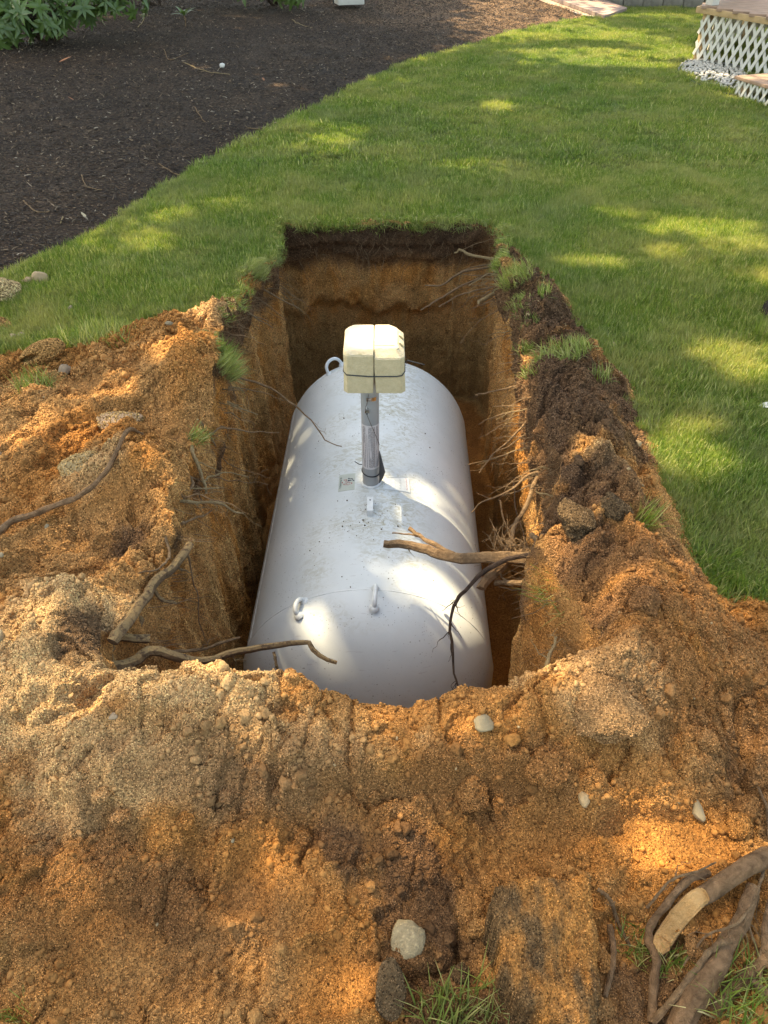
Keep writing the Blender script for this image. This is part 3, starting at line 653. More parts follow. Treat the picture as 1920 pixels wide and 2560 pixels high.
def text_mesh(body):
    cu = bpy.data.curves.new('t', 'FONT'); cu.body = body; cu.resolution_u = 2; ob = bpy.data.objects.new('t', cu); COL.objects.link(ob)
    dg = bpy.context.evaluated_depsgraph_get(); me = bpy.data.meshes.new_from_object(ob.evaluated_get(dg))
    v = [tuple(x_.co) for x_ in me.vertices]; f = [tuple(p_.vertices) for p_ in me.polygons]
    bpy.data.objects.remove(ob); bpy.data.curves.remove(cu); bpy.data.meshes.remove(me); return v, f
st, S = patch('sticker', [(848.3, 1188.5), (888.7, 1183.4), (886.3, 1224.0), (845.2, 1230.0)], M['sticker'], 0.0009)
tv, tf = text_mesh('BURNWELL'); tvx = np.array(tv); w_ = np.ptp(tvx[:, 0]); h_ = np.ptp(tvx[:, 1]); tvx[:, 0] -= tvx[:, 0].min(); tvx[:, 1] -= tvx[:, 1].min()
MB().add([S(0.075 + 0.115 * q[1] / h_, 0.19 + 0.66 * q[0] / w_, 0.0016) for q in tvx], tf).build('lettering', M['ink'], st, smooth=False)
def cr(cx, cy): return 835 + cx * 0.03918, 1165 + cy * 0.03918
def printed(polys, material, name):
    mb = MB()
    for pl in polys:
        pts = []
        for cx, cy in pl: pts.append(tpt(*tray(*cr(cx, cy)), 0.0016))
        mb.add(pts, [tuple(range(len(pts)))])
    mb.build(name, material, st, smooth=False)
printed([[(890, 800), (960, 770), (1010, 790), (1080, 815), (1140, 795), (1215, 830), (1220, 880), (1160, 870), (1120, 845), (1050, 840), (970, 830), (900, 840)],
         [(1170, 880), (1220, 890), (1300, 935), (1310, 970), (1260, 985), (1200, 945)],
         [(880, 905), (940, 900), (1000, 905), (1120, 900), (1120, 945), (1010, 970), (940, 985), (890, 990)]], M['navy'], 'emblem')
printed([[(cx, cy), (cx + w, cy + 10), (cx + w, cy + h), (cx, cy + h)] for cx, cy, w, h in ((745, 860, 70, 40), (745, 905, 75, 60), (745, 1000, 65, 55), (745, 1095, 65, 55), (745, 1180, 60, 55), (870, 1000, 50, 110), (870, 1180, 50, 65),
         (985, 1030, 65, 60), (985, 1150, 65, 45), (1110, 1060, 55, 100), (640, 880, 45, 80), (510, 1030, 55, 90), (620, 1140, 55, 100))], M['red'], 'emblem')
npl, S2 = patch('nameplate', [(960, 1196), (1021, 1193), (1026, 1234), (957, 1224)], M['paint_plain'], 0.002, 12, 8)
MB().tube([S2(u, v, 0.0025) for u, v in [(0.02, 0.05)] + [(k / 10, 0.03) for k in range(1, 10)] + [(0.98, 0.05), (0.985, 0.5), (0.98, 0.95)] + [(1 - k / 10, 0.97) for k in range(1, 10)] + [(0.02, 0.95), (0.015, 0.5), (0.02, 0.05)]], 0.0016, 5).build('border', M['paint_plain'], npl)
mb = MB()
for k in range(7):
    v0 = 0.16 + k * 0.11
    for j in range(3): mb.box(S2(0.22 + j * 0.19 + 0.02 * (k % 2), v0, 0.002), (0.011, 0.0022, 0.0008))
mb.build('embossed_line', M['weld'], npl)
mb = MB()
for k in range(9): mb.box(S2(0.88 + 0.01 * (k % 2), 0.14 + k * 0.085, 0.0022), (0.0025, 0.004, 0.0008))
mb.build('printed_line', M['red'], npl)

# riser
RXc, RYc = -0.052, 2.335; zb = TZ + TR - 0.003
RR = 0.0335; RTOP = 0.30
riser = MB().tube([(RXc, RYc, zb), (RXc, RYc, 0.0), (RXc, RYc, RTOP)], RR, 40).build('riser_pipe', M['steel'], tank)
MB().tube([(RXc + (RR + 0.0035) * math.sin(2 * math.pi * k / 32), RYc + (RR + 0.0035) * math.cos(2 * math.pi * k / 32), zb + 0.004) for k in range(33)], 0.006, 8, False).build('weld_ring', M['weld'], riser)
def wrap(name, a0, a1, z0_, z1_, material, off=0.0012, parent=riser, n=24):
    vs_ = []; 
    for j in range(9):
        for i in range(n + 1):
            a = a0 + (a1 - a0) * i / n; zz = z0_ + (z1_ - z0_) * j / 8
            vs_.append((RXc + (RR + off) * math.sin(a), RYc - (RR + off) * math.cos(a), zz))
    fs_ = [(j * (n + 1) + i, j * (n + 1) + i + 1, (j + 1) * (n + 1) + i + 1, (j + 1) * (n + 1) + i) for j in range(8) for i in range(n)]
    o = MB().add(vs_, fs_).build(name, material, parent)
    uv = o.data.uv_layers.new(name='UVMap')
    for lp_ in o.data.loops:
        co = o.data.vertices[lp_.vertex_index].co
        wco = co
        a = math.atan2(wco.x - RXc, -(wco.y - RYc)); uv.data[lp_.index].uv = ((a - a0) / (a1 - a0), (wco.z - z0_) / (z1_ - z0_))
    return o
def label_mat():
    m, nt, b = mat('instruction_label'); u = N(nt, 'ShaderNodeTexCoord').outputs['UV']; sx = N(nt, 'ShaderNodeSeparateXYZ'); nt.links.new(u, sx.inputs[0])
    fl = N(nt, 'ShaderNodeMath', operation='MULTIPLY'); nt.links.new(sx.outputs[0], fl.inputs[0]); fl.inputs[1].default_value = 21
    fr = N(nt, 'ShaderNodeMath', operation='FRACT'); nt.links.new(fl.outputs[0], fr.inputs[0])
    row = ramp(nt, fr.outputs[0], [(0.30, (0, 0, 0)), (0.36, (1, 1, 1)), (0.82, (1, 1, 1)), (0.88, (0, 0, 0))])
    fo = N(nt, 'ShaderNodeMath', operation='FLOOR'); nt.links.new(fl.outputs[0], fo.inputs[0])
    cb = N(nt, 'ShaderNodeCombineXYZ'); nt.links.new(fo.outputs[0], cb.inputs[0]); nt.links.new(sx.outputs[1], cb.inputs[1])
    mp = N(nt, 'ShaderNodeMapping'); mp.inputs['Scale'].default_value = (7.3, 90, 1); nt.links.new(cb.outputs[0], mp.inputs[0])
    ch = ramp(nt, noise(nt, 1.0, 2, 0.6, mp.outputs[0]), [(0.38, (0, 0, 0)), (0.46, (1, 1, 1))])
    mp2 = N(nt, 'ShaderNodeMapping'); mp2.inputs['Scale'].default_value = (3.1, 1.6, 1); nt.links.new(cb.outputs[0], mp2.inputs[0])
    gap = ramp(nt, noise(nt, 1.0, 1, 0.5, mp2.outputs[0]), [(0.42, (0, 0, 0)), (0.47, (1, 1, 1))])
    def mul(a, b_):
        q = N(nt, 'ShaderNodeMath', operation='MULTIPLY'); nt.links.new(a, q.inputs[0]); nt.links.new(b_, q.inputs[1]); return q.outputs[0]
    marg = mul(ramp(nt, sx.outputs[0], [(0.05, (0, 0, 0)), (0.055, (1, 1, 1)), (0.95, (1, 1, 1)), (0.955, (0, 0, 0))]), ramp(nt, sx.outputs[1], [(0.04, (0, 0, 0)), (0.045, (1, 1, 1)), (0.965, (1, 1, 1)), (0.97, (0, 0, 0))]))
    f = mul(mul(mul(row, ch), gap), marg)
    nt.links.new(mixc(nt, f, (0.60, 0.56, 0.53), (0.07, 0.06, 0.06)), b.inputs['Base Color']); b.inputs['Roughness'].default_value = 0.4; return m
M['label'] = label_mat()
def rz_(py): return at_y(930, py, RYc - RR).z
wrap('instruction_label', -1.12, 1.25, rz_(1174), rz_(1065), M['label'])
wrap('data_sticker', -0.35, 0.75, rz_(1004), rz_(995), M['chrome'], 0.001)
MB().tube([(RXc + (RR + 0.0018) * math.sin(2 * math.pi * k / 40), RYc - (RR + 0.0018) * math.cos(2 * math.pi * k / 40), rz_(1190) + 0.006 * math.cos(2 * math.pi * k / 40 + 2.2)) for k in range(41)], 0.0022, 6, False).build('cable_tie', M['black'], riser)
MB().tube([(RXc - RR - 0.002, RYc - 0.005, rz_(1172)), (RXc - RR - 0.012, RYc - 0.02, rz_(1166)), (RXc - RR - 0.028, RYc - 0.03, rz_(1155))], [0.0022, 0.002, 0.0015], 6).build('cable_tie_tail', M['black'], riser)
vz = rz_(1027); vx = RXc - 0.010
vl = MB().tube([(vx, RYc - RR + 0.004, vz + 0.010), (vx, RYc - RR - 0.008, vz + 0.007), (vx, RYc - RR - 0.010, vz + 0.006)], [0.005, 0.005, 0.0075], 14).tube([(vx, RYc - RR - 0.010, vz + 0.006), (vx, RYc - RR - 0.022, vz + 0.001)], 0.0078, 6).build('valve', M['chrome'], riser)
MB().tube([(vx, RYc - RR - 0.021, vz + 0.0015), (vx, RYc - RR - 0.0228, vz + 0.0008)], 0.0042, 12).build('valve_bore', M['black'], vl)
wpts = [(RXc - 0.004, RYc - RR - 0.003, rz_(985)), (RXc - 0.010, RYc - RR - 0.004, rz_(1008)), (vx - 0.006, RYc - RR - 0.012, vz + 0.018), (vx, RYc - RR - 0.018, vz - 0.006), (RXc + 0.004, RYc - RR - 0.006, rz_(1060)), (RXc + 0.022, RYc - RR + 0.003, rz_(1092)), (RXc + 0.035, RYc - 0.012, rz_(1120))]
MB().tube(spline(wpts, 40), 0.0011, 5).build('wire', M['wire'], riser)
# thin dark plate tied to the riser
dp = empty('metal_plate', (RXc + RR, RYc, zb), 'thin dark angular plate tied to the right of the grey riser pipe', 'plate')
pl = [at_y(948, 1127, RYc - 0.008), at_y(962, 1180, RYc - 0.055), at_y(956, 1196, RYc - 0.058), at_y(948, 1208, RYc - 0.03)]
pl2 = [p + Vector((0.0022, 0.0005, 0)) for p in pl]
MB().add(pl + pl2, [(0, 1, 2, 3), (7, 6, 5, 4)] + [(k, k + 4, (k + 1) % 4 + 4, (k + 1) % 4) for k in range(4)]).build('plate', M['plate'], dp, smooth=False)

# foam block in two halves
blk = empty('foam_block', (RXc, RYc, RTOP - 0.02), 'cream foam block strapped together on top of the riser pipe', 'foam block')
BX = -0.034; BW = 0.104; BY0, BY1 = 2.225, 2.425; BZ0, BZ1 = 0.231, 0.392
def half(sg, gap0):
    bm = bmesh.new(); bmesh.ops.create_cube(bm, size=1.0)
    x0, x1 = (-BW, -0.0012) if sg < 0 else (0.0012, BW)
    for v in bm.verts:
        v.co = Vector((x0 if v.co.x < 0 else x1, BY0 if v.co.y < 0 else BY1, BZ0 if v.co.z < 0 else BZ1))
    xo = x0 if sg < 0 else x1
    vert = [e for e in bm.edges if all(abs(v.co.x - xo) < 1e-6 for v in e.verts) and abs(e.verts[0].co.z - e.verts[1].co.z) > 0.05]
    bmesh.ops.bevel(bm, geom=vert, offset=0.014, segments=1, affect='EDGES')
    tope = [e for e in bm.edges if all(v.co.z > BZ1 - 1e-5 for v in e.verts) and not all(abs(v.co.x - (x1 if sg < 0 else x0)) < 1e-5 for v in e.verts)]
    tope = [e for e in tope if (sum((v.co.y for v in e.verts)) / 2 < BY0 + 0.02) or abs(sum((v.co.x for v in e.verts)) / 2 - xo) < 0.012]
    bmesh.ops.bevel(bm, geom=tope, offset=0.026 if sg > 0 else 0.014, segments=1, affect='EDGES')
    bmesh.ops.bevel(bm, geom=list(bm.edges), offset=0.0022, segments=2, affect='EDGES')
    bmesh.ops.triangulate(bm, faces=list(bm.faces)); 
    for _ in range(3):
        bmesh.ops.subdivide_edges(bm, edges=[e for e in bm.edges if e.calc_length() > 0.016], cuts=1, use_grid_fill=False)
        bmesh.ops.triangulate(bm, faces=[f for f in bm.faces if len(f.verts) > 3])
    bm.normal_update()
    for v in bm.verts:
        c = v.co; n = float(fbm(np.array([c.x]), np.array([c.y]), np.array([c.z]), 0.012, 2, 7)[0]); edge = 1.0 if c.z > BZ1 - 0.03 else 0.35
        v.co = c + v.normal * n * 0.0011 * edge
        # the halves gape a little towards the bottom
        v.co.x += sg * gap0 * max(0, (BZ1 - 0.07 - c.z)) * 0.05 + BX
    bm.verts.index_update(); mb = MB().add([v.co for v in bm.verts], [[v.index for v in f.verts] for f in bm.faces]); bm.free()
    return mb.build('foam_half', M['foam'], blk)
h1 = half(-1, 0.6); h2 = half(1, 1.2)
# ledge moulded into the right half
MB().box(Vector((BX + 0.036, BY0 + 0.046, BZ1 + 0.0008)), (0.066, 0.006, 0.0036), bev=0.001).build('moulded_ridge', M['foam'], h2)
for k in range(2): MB().box(Vector((BX + 0.094, BY0 + 0.075 + k * 0.055, BZ1 - 0.0105)), (0.022, 0.012, 0.006), rot=Euler((0, R(45), 0)), bev=0.001).build('moulded_ridge', M['foam'], h2)
tz = at_y(935, 938, BY0).z
loop = [(-BW - .001, BY1 - .014, .012), (-BW - .001, BY0 + .016, .005), (-BW + .010, BY0 - .002, .002), (-0.02, BY0 - .0025, -.004), (BW - .028, BY0 - .0025, -.004), (BW - .008, BY0 - .001, -.001), (BW + .0015, BY0 + .014, .006), (BW + .0015, BY1 - .014, .018), (BW - .012, BY1 + .002, .02), (-BW + .012, BY1 + .002, .016), (-BW - .001, BY1 - .014, .012)]
MB().tube([(BX + a, b_, tz + c_) for a, b_, c_ in loop], 0.0022, 6, False).build('cable_tie', M['black'], blk)
e0 = Vector((BX + BW + 0.002, BY0 + 0.05, tz + 0.022)); e1 = at_y(1018, 901, BY0 + .05); e2 = at_y(1062, 912, BY0 + .06)
MB().tube([e0, e1, (e1 + e2) / 2, e2], [0.002, 0.0019, 0.0017, 0.0013], 6).build('cable_tie_tail', M['black'], blk)
MB().tube(spline([Vector((BX + BW + .001, BY0 + .02, BZ1 - .03)), at_y(1013, 890, BY0 + .03), e1, at_y(1013, 915, BY0 + .05), Vector((BX + BW + .002, BY0 + .05, tz + .01))], 16), 0.0007, 4).build('wire', M['wire'], blk)
# ================================================================ background setting
def board(name, a, b, w, t, z, m, parent, bev=0.004):
    a = Vector((*a, z)); b = Vector((*b, z)); d = b - a
    return MB().box((a + b) / 2, (d.length, w, t), rot=Euler((0, 0, math.atan2(d.y, d.x))), bev=bev).build(name, m, parent)
M['white_paint'] = simple('white_vinyl', (0.62, 0.595, 0.53), 0.5, 0.10, 6, 0.1, 0.003)
M['deck'] = simple('deck_board', (0.30, 0.19, 0.125), 0.7, 0.25, 9, 0.3, 0.004)
M['deck_edge'] = simple('deck_edge', (0.42, 0.28, 0.14), 0.7, 0.25, 9, 0.3, 0.004)
M['paver'] = simple('walk_plank', (0.33, 0.23, 0.185), 0.8, 0.18, 7, 0.3, 0.004)
M['block'] = simple('wall_block', (0.20, 0.175, 0.135), 0.9, 0.3, 11, 0.6, 0.012)
M['capstone'] = simple('cap_stone', (0.30, 0.265, 0.21), 0.9, 0.25, 11, 0.5, 0.01)
M['edging'] = simple('edging_strip', (0.05, 0.055, 0.06), 0.5, 0.2, 9, 0.1, 0.002)
M['pebble'] = simple('white_pebble', (0.52, 0.48, 0.41), 0.7, 0.25, 20, 0.2, 0.004)

# ---- deck with lattice skirt
C0 = Vector((3.49, 9.69)); F1 = Vector((0.45, -0.893)).normalized(); F0 = Vector((0.98, 0.2)).normalized()
DH = 0.47
deck = empty('garden_deck', (4.6, 9.6, 0), 'raised wooden deck with white lattice skirt and white railing posts', 'deck')
def lattice(parent, p0, d, L, z0_, z1_, name='lattice_slat', sp=0.105, w=0.034, t=0.007):
    """two crossed layers of slats, each slat a piece"""
    H_ = z1_ - z0_; nrm = Vector((-d.y, d.x)); ang = R(62); k = H_ / math.tan(ang)
    for layer, sg in ((0, 1), (1, -1)):
        s0 = -k
        while s0 < L + k:
            a, b = (s0, s0 + k) if sg > 0 else (s0 + k, s0)      # foot and head along the panel
            u0, u1 = 0.0, 1.0
            lo, hi = min(a, b), max(a, b)
            if hi > 0.01 and lo < L - 0.01:
                pts = []
                for u, s_ in ((0, a), (1, b)):
                    pts.append([s_, u])
                # clip to the panel
                (sa, ua), (sb, ub) = pts
                def clip(sx, ux, sy, uy):
                    for lim in (0.0, L):
                        if (lim == 0.0 and sx < 0) or (lim == L and sx > L):
                            f_ = (lim - sx) / (sy - sx); return lim, ux + (uy - ux) * f_
                    return sx, ux
                sa2, ua2 = clip(sa, ua, sb, ub); sb2, ub2 = clip(sb, ub, sa, ua)
                A = Vector((p0.x + d.x * sa2, p0.y + d.y * sa2, z0_ + H_ * ua2)); B = Vector((p0.x + d.x * sb2, p0.y + d.y * sb2, z0_ + H_ * ub2))
                if (B - A).length > 0.05:
                    ax = (B - A).normalized(); n3 = Vector((nrm.x, nrm.y, 0)); wv = ax.cross(n3).normalized() * w / 2; o = n3 * (layer * (t + 0.002) - t)
                    tv = n3 * t / 2; vs_ = [A - wv - tv + o, A + wv - tv + o, A + wv + tv + o, A - wv + tv + o, B - wv - tv + o, B + wv - tv + o, B + wv + tv + o, B - wv + tv + o]
                    MB().add(vs_, [(0, 1, 2, 3), (4, 7, 6, 5), (0, 4, 5, 1), (1, 5, 6, 2), (2, 6, 7, 3), (3, 7, 4, 0)]).build(name, M['white_paint'], parent, smooth=False)
            s0 += sp
lattice(deck, C0, F1, 1.75, 0.0, DH)
B0 = C0 + F0 * 0.0
F2 = Vector((0.62, 0.785)).normalized()
lattice(deck, C0 + F2 * 0.012, F2, 1.5, 0.0, DH)
C1 = C0 + F1 * 1.75; C2 = C0 + F2 * 1.5
lattice(deck, C2, Vector((F1.y * -0.2 + 0.9, -0.45)).normalized(), 1.6, 0.0, DH)
for p, nm in ((C0, 0), (C1, 1), (C2, 2)):
    MB().box(Vector((p.x + 0.07, p.y, DH / 2)), (0.09, 0.09, DH - 0.01), rot=Euler((0, 0, 0.45)), bev=0.004).build('support_post', M['deck_edge'], deck)
# floor boards cut to the outline, laid across
out = [C0, C1, C1 + Vector((1.3, -0.2)), C1 + Vector((2.2, 0.9)), C2 + Vector((1.6, 0.4)), C2]
cen = sum(out, Vector((0, 0))) / len(out)
oa = np.array([(cen + (p - cen) * 1.045)[:] for p in out])
bd = Vector((0.93, -0.37)).normalized(); bn = Vector((0.37, 0.93))
for k in range(-14, 15):
    s_ = k * 0.145; ts = []
    for i in range(len(oa)):
        a = Vector(oa[i]) - cen; b = Vector(oa[(i + 1) % len(oa)]) - cen; da = a.dot(bn) - s_; db = b.dot(bn) - s_
        if da * db < 0: ts.append((a + (b - a) * da / (da - db)).dot(bd))
    if len(ts) == 2 and abs(ts[0] - ts[1]) > 0.15:
        a = cen + bn * s_ + bd * min(ts); b = cen + bn * s_ + bd * max(ts)
        board('floor_board', a, b, 0.138, 0.028, DH + 0.052, M['deck'], deck)
for i in range(len(oa)):
    board('fascia_board', oa[i], oa[(i + 1) % len(oa)], 0.03, 0.055, DH + 0.022, M['deck_edge'], deck, 0.003)
ztop = DH + 0.066
def post(p, w=0.10):
    o = MB().box(Vector((p.x, p.y, ztop + 0.45)), (w, w, 0.9), rot=Euler((0, 0, 0.45)), bev=0.006).build('railing_post', M['white_paint'], deck)
    MB().box(Vector((p.x, p.y, ztop + 0.92)), (w + 0.03, w + 0.03, 0.03), rot=Euler((0, 0, 0.45)), bev=0.008).build('post_cap', M['white_paint'], o)
pa = C0 + (cen - C0) * 0.045; pm = pa + F1 * 0.86; pb = C1 + (cen - C1) * 0.05
for p in (pa, pb, C2 + (cen - C2) * 0.05): post(p)
post(pm, 0.085)
for a, b in ((pa, C2 + (cen - C2) * 0.05), (pm, pb)):
    for zz in (0.10, 0.82): board('rail', a, b, 0.05, 0.06, ztop + zz, M['white_paint'], deck)
    L = (b - a).length; n = int(L / 0.12)
    for k in range(1, n):
        q = a + (b - a) * k / n; MB().box(Vector((q.x, q.y, ztop + 0.46)), (0.032, 0.032, 0.66), bev=0.003).build('baluster', M['white_paint'], deck)

# ---- step box in front of the deck
S0 = Vector((3.33, 7.93)); SF = Vector((0.32, -0.947)).normalized(); SG = Vector((0.947, 0.32)).normalized()
stp = empty('deck_step', (S0.x + .6, S0.y - .6, 0), 'low wooden step with brown treads and white lattice sides beside the deck', 'step')
lattice(stp, S0, SF, 1.5, 0.0, 0.145, sp=0.085, w=0.026)
lattice(stp, S0 + SG * 0.012, SG, 1.0, 0.0, 0.145, sp=0.085, w=0.026)
for k in range(7):
    a = S0 + SG * (0.045 + k * 0.148) - SF * 0.03; b = a + SF * 1.56
    board('tread_board', a, b, 0.142, 0.028, 0.160, M['deck'], stp)
for p in (S0 + SG * 0.06 + SF * 0.06, S0 + SG * 0.9 + SF * 0.06): MB().box(Vector((p.x, p.y, 0.07)), (0.06, 0.06, 0.13), bev=0.003).build('support_post', M['deck_edge'], stp)

# ---- white gravel and its edging
GRV = [(1698,170),(1706,160),(1722,153),(1745,150),(1800,158),(1860,170),(1870,200),(1842,235),(1800,226),(1760,213),(1725,196),(1706,184)]
grvP = seg(GRV)
ed = [at(*q, 0.03) for q in [(1735,149),(1715,154),(1703,163),(1697,172),(1706,185),(1725,198),(1760,215),(1800,228),(1838,237)]]
mb = MB(); pts = spline(ed, 60)
for i in range(59):
    a, b = Vector(pts[i]), Vector(pts[i + 1]); n = Vector((-(b - a).y, (b - a).x, 0)).normalized() * 0.006
    a0 = Vector((a.x, a.y, -0.02)); b0 = Vector((b.x, b.y, -0.02))
    mb.add([a - n, b - n, b + n, a + n, a0 - n, b0 - n, b0 + n, a0 + n], [(0, 1, 2, 3), (4, 7, 6, 5), (0, 4, 5, 1), (2, 6, 7, 3)])
tag(mb.build('edging_strip', M['edging']), 'dark curved edging strip between lawn and white gravel', 'edging')
STR = seg([(1395,20),(1440,12),(1508,38),(1500,50),(1450,40)])

# ---- plank walk
wk = empty('plank_walk', tuple(at(1460, 20, 0)), 'brown plank walk rising beside the mulch bed at the back', 'walkway')
w0, w1 = at(1512, 39, 0.06), at(1340, -22, 0.16); e0, e1 = at(1568, 19, 0.06), at(1450, -22, 0.16)
NP = 17
for k in range(NP):
    f0, f1 = k / NP, (k + 0.93) / NP
    q = [w0.lerp(w1, f0), e0.lerp(e1, f0), e0.lerp(e1, f1), w0.lerp(w1, f1)]; dz_ = Vector((0, 0, -0.045))
    MB().add([*q, *[p + dz_ for p in q]], [(0, 1, 2, 3), (7, 6, 5, 4)] + [(i, i + 4, (i + 1) % 4 + 4, (i + 1) % 4) for i in range(4)]).build('plank', M['paver'], wk, smooth=False)
for a, b in ((w0, w1), (e0, e1)):
    a = a + Vector((0, 0, -0.09)); b = b + Vector((0, 0, -0.09)); MB().tube([a, b], 0.04, 4).build('side_beam', M['deck'], wk)
# ---- block retaining wall
wl = empty('block_wall', (4.6, 14.0, 0), 'grey brown stacked block retaining wall behind the lawn', 'wall')
wa = Vector((3.05, 14.42)); wd = Vector((1.71, -0.23)).normalized(); rng = random.Random(4)
base_mesh = None
for row in range(4):
    for k in range(19):
        a = wa + wd * (k * 0.31 + (0.155 if row % 2 else 0)); o_ = Vector((-wd.y, wd.x)) * (row * 0.02 + rng.uniform(-.006, .006))
        if base_mesh is None:
            ob = MB().box(Vector((0, 0, 0)), (0.302, 0.22, 0.145), bev=0.014).build('block', M['block'], wl, world=False); base_mesh = ob.data
        else:
            ob = bpy.data.objects.new('block', base_mesh); link(ob, wl)
        ob.matrix_parent_inverse = wl.matrix_world.inverted()
        ob.location = (a.x + o_.x, a.y + o_.y, 0.075 + row * 0.151); ob.rotation_euler = (0, 0, math.atan2(wd.y, wd.x) + rng.uniform(-.02, .02))
for k in range(13):
    a = wa + wd * (k * 0.46); o_ = Vector((-wd.y, wd.x)) * 0.09
    MB().box(Vector((a.x + o_.x, a.y + o_.y, 0.645)), (0.45, 0.28, 0.07), rot=Euler((0, 0, math.atan2(wd.y, wd.x))), bev=0.012).build('cap_stone', M['capstone'], wl)
pst = at(1612, 14, 0.0)
tag(MB().tube([(pst.x, pst.y - .06, -.05), (pst.x, pst.y - .06, .62)], 0.014, 8).build('stake', M['trunk']), 'thin dark stake standing against the block wall', 'stake')
# ---- white corner box at the back of the mulch
wb = at(835, 9, 0.16); bxo = empty('utility_box', (wb.x, wb.y, 0), 'white box with a dark left edge at the back of the mulch bed', 'box')
hzb = 0.16
MB().box(Vector((wb.x + 0.21, wb.y + 0.20, hzb + 0.24)), (0.40, 0.36, 0.52), rot=Euler((0, 0, 0.28)), bev=0.012).build('cabinet', M['white_paint'], bxo)
MB().box(Vector((wb.x + 0.21, wb.y + 0.20, hzb + 0.515)), (0.44, 0.40, 0.04), rot=Euler((0, 0, 0.28)), bev=0.012).build('lid', M['white_paint'], bxo)
MB().box(Vector((wb.x - 0.012, wb.y + 0.07, hzb + 0.24)), (0.02, 0.03, 0.5), rot=Euler((0, 0, 0.28)), bev=0.002).build('corner_trim', M['plate'], bxo)

# ================================================================ rhododendrons
M['rhodo'] = leaf_mat('rhododendron_leaf', (0.065, 0.12, 0.030), (0.13, 0.20, 0.055), 0.35)
M['rhodo_new'] = leaf_mat('young_leaf', (0.10, 0.17, 0.045), (0.16, 0.24, 0.06), 0.4)
def leaf_mesh(L, W, m, curl=0.15, seed=0):
    vs_ = []; fs_ = []; n = 7; r = random.Random(seed)
    for i in range(n):
        u = i / (n - 1); w = W * 0.5 * (math.sin(math.pi * min(1, u ** 0.75)) ** 0.8) if 0 < u < 1 else 0.002
        zc = -curl * L * u * u + 0.04 * L * math.sin(u * 3)
        vs_ += [(-w, u * L, zc + w * 0.30), (0, u * L, zc), (w, u * L, zc + w * 0.30)]
    for i in range(n - 1):
        for k in (0, 1): fs_.append((i * 3 + k, i * 3 + k + 1, (i + 1) * 3 + k + 1, (i + 1) * 3 + k))
    me = bpy.data.meshes.new('leaf'); me.from_pydata(vs_, [], fs_); me.polygons.foreach_set('use_smooth', [True] * len(fs_)); me.materials.append(m); return me
LEAVES = [leaf_mesh(0.135, 0.043, M['rhodo'], 0.22, 1), leaf_mesh(0.115, 0.040, M['rhodo'], 0.35, 2), leaf_mesh(0.15, 0.046, M['rhodo'], 0.12, 3)]
LNEW = [leaf_mesh(0.09, 0.028, M['rhodo_new'], 0.1, 4)]
def shrub(label, base, lobes, whorls, seed, nleaf_parts=230):
    rng = random.Random(seed); root = empty('rhododendron', tuple(base), label, 'shrub', 'rhododendrons behind the mulch'); b = Vector(base)
    stem = MB(); tips = []
    for c, rad_, n in lobes:
        c = Vector(c)
        for _ in range(n):
            th = rng.uniform(0, 2 * math.pi); ph = math.acos(rng.uniform(-0.75, 1)); rr = rng.uniform(0.72, 1.0)
            d = Vector((math.sin(ph) * math.cos(th), math.sin(ph) * math.sin(th), math.cos(ph) * 0.8)); p = c + d * rad_ * rr
            if p.z < 0.05 + b.z: continue
            tips.append((p, (d + Vector((0, 0, 0.35))).normalized()))
        q = b + Vector((rng.uniform(-.15, .15), rng.uniform(-.15, .15), -0.05))
        stem.tube(spline([q, q.lerp(c, 0.5) + Vector((rng.uniform(-.1, .1), rng.uniform(-.1, .1), .1)), c], 8), [0.028, 0.026, 0.024, 0.02, 0.018, 0.015, 0.012, 0.01], 7)
    def near_cam(t): return depth(t[0])
    tips.sort(key=near_cam)
    fol_v = []; fol_f = []; count = 0
    for i, (p, d) in enumerate(tips):
        new = rng.random() < 0.12; n = rng.randint(6, 9); a0 = rng.uniform(0, 6.28)
        q = d.to_track_quat('Z', 'Y').to_matrix()
        if i % 3 == 0: 
            c = min(lobes, key=lambda l: (Vector(l[0]) - p).length)[0]; stem.tube([Vector(c), Vector(c).lerp(p, 0.6) + Vector((0, 0, -.04)), p], [0.008, 0.006, 0.004], 5)
        for k in range(n):
            a = a0 + 2 * math.pi * k / n + rng.uniform(-.2, .2); tilt = rng.uniform(-0.35, 0.45) + (0.5 if new else 0)
            ml = Matrix.Rotation(a, 3, 'Z') @ Matrix.Rotation(tilt, 3, 'X'); rot = q @ ml; s_ = rng.uniform(0.75, 1.15)
            me = LNEW[0] if new else LEAVES[rng.randrange(3)]
            if count < nleaf_parts:
                o = bpy.data.objects.new('leaf', me); link(o, root); o.matrix_parent_inverse = root.matrix_world.inverted()
                o.matrix_basis = Matrix.Translation(p) @ rot.to_4x4() @ Matrix.Scale(s_, 4); count += 1
            else:
                base_ = len(fol_v)
                for v in me.vertices: fol_v.append(tuple(p + rot @ (v.co * s_)))
                fol_f += [tuple(x_ + base_ for x_ in pg.vertices) for pg in me.polygons]
    stem.build('stem', M['root_dark'], root)
    if fol_v:
        o = MB().add(fol_v, fol_f).build('foliage', M['rhodo'], root); o['kind'] = 'stuff'
    return root
def mz(p): return hz(p.x, p.y)
p = at(100, 105, .12); p.y += 0.15; p.z = mz(p)
shrub('large rhododendron with broad glossy leaves at the corner of the mulch bed', p, [(p + Vector((-.75, -.45, .26)), .40, 60), (p + Vector((-.3, -.45, .26)), .38, 60), (p + Vector((.1, -.35, .28)), .36, 50), (p + Vector((.45, .05, .36)), .38, 46), (p + Vector((.85, .45, .42)), .38, 40), (p + Vector((-.3, .4, .7)), .7, 40)], 0, 1, 300)
p2 = at(385, 8, .15); p2.z = mz(p2)
